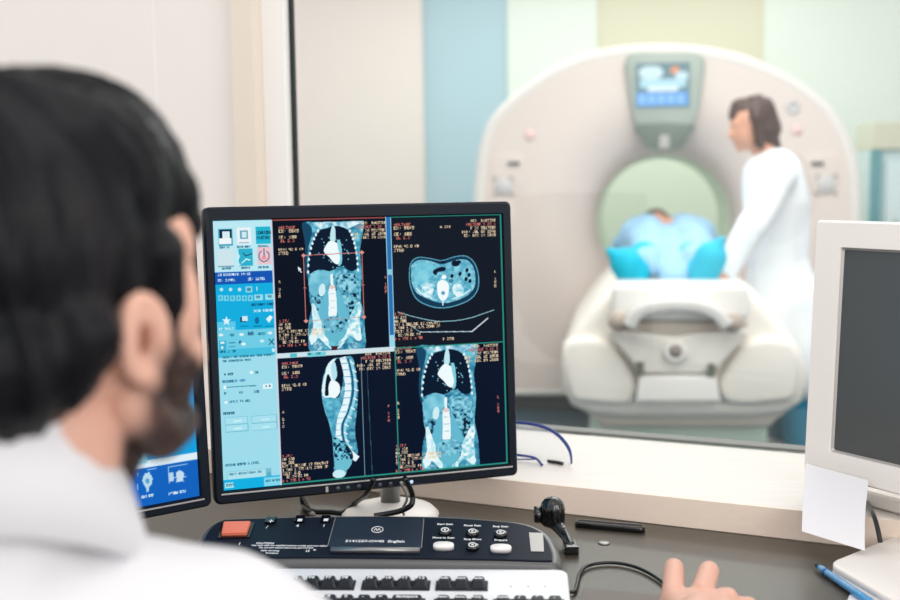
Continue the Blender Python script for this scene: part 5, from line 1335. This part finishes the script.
# trousers and shoes
bm = bmesh.new()
prim_ell(bm, tt(0, -.04, -.735), (.165, .125, .09), Trot)
for s in (-1, 1):
    hp_ = tt(s * .09, -.04, -.72); kn_ = tt(s * .13, .36, -.70); an_ = tt(s * .13, .34, 0); an_[2] = .11
    prim_cap(bm, hp_, kn_, .095, .070); prim_cap(bm, kn_, an_, .066, .052)
obj('trousers', fuse(bm, .008, 4), mat('charcoal_cloth', (52, 56, 66), .8, noise=.08), doc, True, at=I4)
for s in (-1, 1):
    bm = bmesh.new(); a = tt(s * .13, .31, 0); a[2] = .045; b = tt(s * .15, .52, 0); b[2] = .035; prim_cap(bm, a, b, .045, .035)
    obj('shoe', fuse(bm, .006, 4), m_blackgloss, doc, True, at=I4)

# mouse under the hand
mc = (I1 + I2) / 2; mc = np.array([mc[0] - .004, mc[1] - .022, DZ + .0035])
ms = thing('mouse', 'black computer mouse under the fingers of the right hand', 'mouse', mc)
bm = bmesh.new(); loft(bm, [[(mc[0] + x * k_, mc[1] + y * k_, mc[2] + z) for x, y in rrect(.058, .100, .026, 6)] for z, k_ in ((0, .94), (.004, 1), (.014, 1), (.022, .92), (.027, .76), (.029, .5), (.0295, .2))])
obj('shell', bm, m_blackgloss, ms, True, at=I4)
bm = bmesh.new(); lathe(bm, [(0, -.003), (.007, -.003), (.007, .003), (0, .003)], mc + [0, .030, .022], 16, Matrix.Rotation(math.radians(90), 3, 'Y')); obj('scroll_wheel', bm, m_cable, ms, True, at=I4)

# ---- the patient on the table (feet towards the viewer)
LV = CT - .03
pt = thing('person', 'patient in light blue gown lying inside the scanner, feet in turquoise covers', 'person', tw(CX, -.6, CT), TRZ)
w3 = lambda x, y, z: tw(CX + x, y, LV + z)
ty = MT.to_3x3().to_4x4()
FOOT = {}
for s, toe, mid in ((-1, (604, 245), (621, 262)), (1, (727, 233), (715, 256))):
    FOOT[s] = (tl(632 if s < 0 else 703, 276, -1.42) - [CX, LV], tl(*mid, -1.42) - [CX, LV], tl(*toe, -1.44) - [CX, LV])
bm = bmesh.new()
ca = lambda a, b, ra, rb: prim_cap(bm, w3(*a), w3(*b), ra, rb)
hd = tl(657, 223, .12) - [CX, LV]
prim_ell(bm, w3(hd[0], .20, hd[1] - .03), (.075, .10, .09), ty); prim_ell(bm, w3(hd[0], .11, hd[1] + .005), (.055, .05, .055), ty)
ca((hd[0], .12, hd[1] - .09), (0, .0, .13), .05, .06)
prim_ell(bm, w3(0, -.16, .13), (.17, .22, .10), ty); prim_ell(bm, w3(0, -.45, .12), (.15, .20, .09), ty)
for s in (-1, 1):
    ca((s * .15, -.02, .12), (s * .20, -.28, .09), .045, .036); ca((s * .20, -.28, .09), (s * .18, -.52, .09), .036, .025); ca((s * .18, -.52, .09), (s * .175, -.62, .09), .028, .020)
    ca((s * .09, -.55, .11), (s * .085, -1.0, .13), .08, .055); ca((s * .085, -1.0, .13), (FOOT[s][0][0] * .72, -1.36, .085), .052, .034)
    q1, q2, q3 = FOOT[s]; ca((q1[0] * .72, -1.36, .085), (q1[0], -1.40, q1[1]), .034, .034); ca((q1[0], -1.40, q1[1]), (q2[0], -1.42, q2[1]), .034, .030); ca((q2[0], -1.42, q2[1]), (q3[0] - s * .02, -1.435, q3[1] - .03), .028, .014)
obj('body', fuse(bm, .009, 4), m_skin_far, pt, True, at=I4)
bm = bmesh.new()
prim_ell(bm, w3(hd[0], .26, hd[1] - .02), (.085, .085, .095), ty); prim_ell(bm, w3(hd[0], .20, hd[1] - .02), (.083, .07, .085), ty)
obj('hair', fuse(bm, .01, 3), m_hairbrown, pt, True, at=I4)
bm = bmesh.new()
for s in (-1, 1):
    ca((s * .10, -.02, .12), (s * .13, -.45, .13), .12, .11); ca((s * .085, -.50, .13), (s * .10, -1.0, .13), .115, .095); ca((s * .10, -1.0, .13), (FOOT[s][0][0] * .72, -1.34, .085), .092, .066)
    ca((s * .16, -.03, .11), (s * .20, -.28, .09), .065, .06)
ca((0, -.6, .10), (0, -1.05, .09), .11, .095); ca((0, -1.05, .09), (0, -1.40, .03), .095, .06)
gw = fuse(bm, .010, 6); v = coords(gw).copy(); n = normals(gw).copy(); v += n * ((vnoise(v * [14, 5, 14] + 4) - .5) * .03)[:, None]; setco(gw, v)
obj('gown', gw, mat('light_blue_cloth', (152, 196, 226), .8, noise=.14, nscale=7), pt, True, at=I4)
m_turq = mat('turquoise_cloth', (0, 184, 214), .7, noise=.08, nscale=14)
for s, toe, mid in ((-1, (604, 246), (621, 262)), (1, (727, 234), (716, 256))):
    bm = bmesh.new(); tz = tl(*toe, -1.44) - [CX, LV]; m_ = tl(*mid, -1.42) - [CX, LV]
    hl = tl(632 if s < 0 else 703, 276, -1.42) - [CX, LV]
    ca((hl[0] * .72, -1.27, .10), (hl[0], -1.40, hl[1]), .070, .062); ca((hl[0], -1.40, hl[1]), (m_[0] - s * .02, -1.42, m_[1] - .005), .060, .066); ca((m_[0] - s * .02, -1.42, m_[1] - .005), (tz[0] - s * .018, -1.44, tz[1] - .018), .062, .014)
    obj('foot_cover', fuse(bm, .008, 4), m_turq, pt, True, at=I4, label='turquoise foot cover')

# ---- the technician beside the table
YT = .0
def wp(px, py, Y): return ony(px, py, Y)
TY = 4.95
hc = wp(751, 124, TY)
tf = thing('person', 'brown haired woman in white coat leaning over the patient beside the scanner', 'person', [wp(775, 300, TY)[0], TY, 0])
FM = frame_az(hc, math.radians(-100), math.radians(-14)); fh = lambda *p: tp(FM, p); Frot = FM.to_3x3().to_4x4()
neck = wp(765, 158, TY); shl = wp(772, 176, TY); chest = wp(775, 205, TY); waist = wp(778, 262, TY); hip = wp(786, 300, TY)
bm = bmesh.new()
prim_ell(bm, fh(0, -.01, .02), (.072, .092, .085), Frot); prim_ell(bm, fh(0, .04, -.03), (.055, .052, .075), Frot)
prim_cap(bm, fh(0, .06, -.085), fh(0, .072, -.09), .020, .018); prim_cap(bm, fh(0, .085, .01), fh(0, .108, -.03), .008, .011); prim_cap(bm, fh(-.03, .078, .02), fh(.03, .078, .02), .01, .01)
prim_ell(bm, fh(0, .085, -.06), (.022, .013, .012), Frot)
prim_cap(bm, fh(0, -.03, -.06), neck, .046, .052); prim_cap(bm, neck, shl, .055, .09)
yv = np.array([0, 1., 0])
prim_cap(bm, shl - yv * .13, shl + yv * .13, .055, .055); prim_cap(bm, shl, chest, .10, .115); prim_cap(bm, chest, waist, .115, .10); prim_cap(bm, waist, hip, .10, .13)
hnd = wp(724, 277, 4.72); elb = wp(752, 226, 4.72)
prim_cap(bm, shl - yv * .15, elb, .045, .038); prim_cap(bm, elb, hnd, .036, .024)
for k in range(4): prim_cap(bm, hnd, hnd + np.array([-.055, -.02 + .018 * k, -.03 - .004 * abs(k - 1.5)]), .016, .0085)
prim_cap(bm, hnd, hnd + np.array([-.03, -.05, -.01]), .013, .009)
hnd2 = wp(727, 262, 5.1); elb2 = wp(758, 228, 5.15)
prim_cap(bm, shl + yv * .15, elb2, .045, .038); prim_cap(bm, elb2, hnd2, .036, .024)
for k in range(4): prim_cap(bm, hnd2, hnd2 + np.array([-.055, -.02 + .018 * k, -.03]), .016, .0085)
prim_cap(bm, hnd2, hnd2 + np.array([-.03, .05, -.01]), .013, .009)
for s in (-1, 1):
    hpp = hip + yv * s * .09; an_ = np.array([hip[0] + .03, TY + s * .10, .09]); kk = (hpp + an_) / 2 + np.array([-.02, 0, 0])
    prim_cap(bm, hpp, kk, .085, .058); prim_cap(bm, kk, an_, .056, .036); prim_cap(bm, an_ - Z3 * .045, an_ + np.array([-.15, 0, -.055]), .036, .028)
obj('body', fuse(bm, .009, 4), m_skin_far, tf, True, at=I4)
bm = bmesh.new()
prim_ell(bm, fh(0, -.028, .032), (.085, .088, .085), Frot); prim_ell(bm, fh(0, -.055, -.03), (.078, .065, .075), Frot); prim_ell(bm, fh(0, -.06, -.085), (.062, .045, .05), Frot)
prim_cap(bm, fh(0, .035, .085), fh(0, .07, .055), .035, .022); prim_cap(bm, fh(-.068, .0, .02), fh(-.062, .005, -.09), .028, .02); prim_cap(bm, fh(.068, .0, .02), fh(.062, .005, -.09), .028, .02)
prim_cap(bm, fh(0, -.07, -.09), fh(0, -.105, -.14), .03, .012)
hr_ = fuse(bm, .007, 3); v = coords(hr_).copy(); n = normals(hr_).copy(); v += n * ((vnoise(v * [70, 70, 18] + 4) - .5) * .016)[:, None]; setco(hr_, v)
obj('hair', hr_, m_hairbrown, tf, True, at=I4)
bm = bmesh.new()
prim_cap(bm, shl - yv * .14, shl + yv * .14, .070, .070); prim_cap(bm, neck + (shl - neck) * .5, shl, .075, .10); prim_cap(bm, shl, chest, .12, .14); prim_cap(bm, chest, waist, .14, .13); prim_cap(bm, waist, hip, .13, .165)
hem = wp(790, 372, TY); hem2 = hip * .5 + hem * .5
prim_cap(bm, hip - yv * .06, hem - yv * .08, .14, .13); prim_cap(bm, hip + yv * .06, hem + yv * .08, .14, .13)
prim_cap(bm, shl - yv * .15, elb, .066, .058); prim_cap(bm, elb, hnd + (elb - hnd) * .16, .056, .042)
prim_cap(bm, shl + yv * .15, elb2, .066, .058); prim_cap(bm, elb2, hnd2 + (elb2 - hnd2) * .16, .056, .042)
ct_ = fuse(bm, .010, 6); v = coords(ct_).copy(); n = normals(ct_).copy(); v += n * ((vnoise(v * [12, 12, 4] + 4) - .5) * .035)[:, None]; setco(ct_, v)
obj('coat', ct_, m_coat2, tf, True, at=I4)
bm = bmesh.new()
for s in (-1, 1):
    hpp = hip + yv * s * .09; an_ = np.array([hip[0] + .03, TY + s * .10, .11]); kk = (hpp + an_) / 2 + np.array([-.02, 0, 0])
    prim_cap(bm, hpp, kk, .095, .075); prim_cap(bm, kk, an_, .072, .058)
obj('trousers', fuse(bm, .010, 4), mat('teal_cloth', (0, 120, 150), .8, noise=.06), tf, True, at=I4)
for s in (-1, 1):
    bm = bmesh.new(); an_ = np.array([hip[0] + .03, TY + s * .10, .042]); prim_cap(bm, an_ + [.03, 0, 0], an_ + np.array([-.15, 0, -.008]), .042, .034)
    obj('shoe', fuse(bm, .008, 4), m_white, tf, True, at=I4)
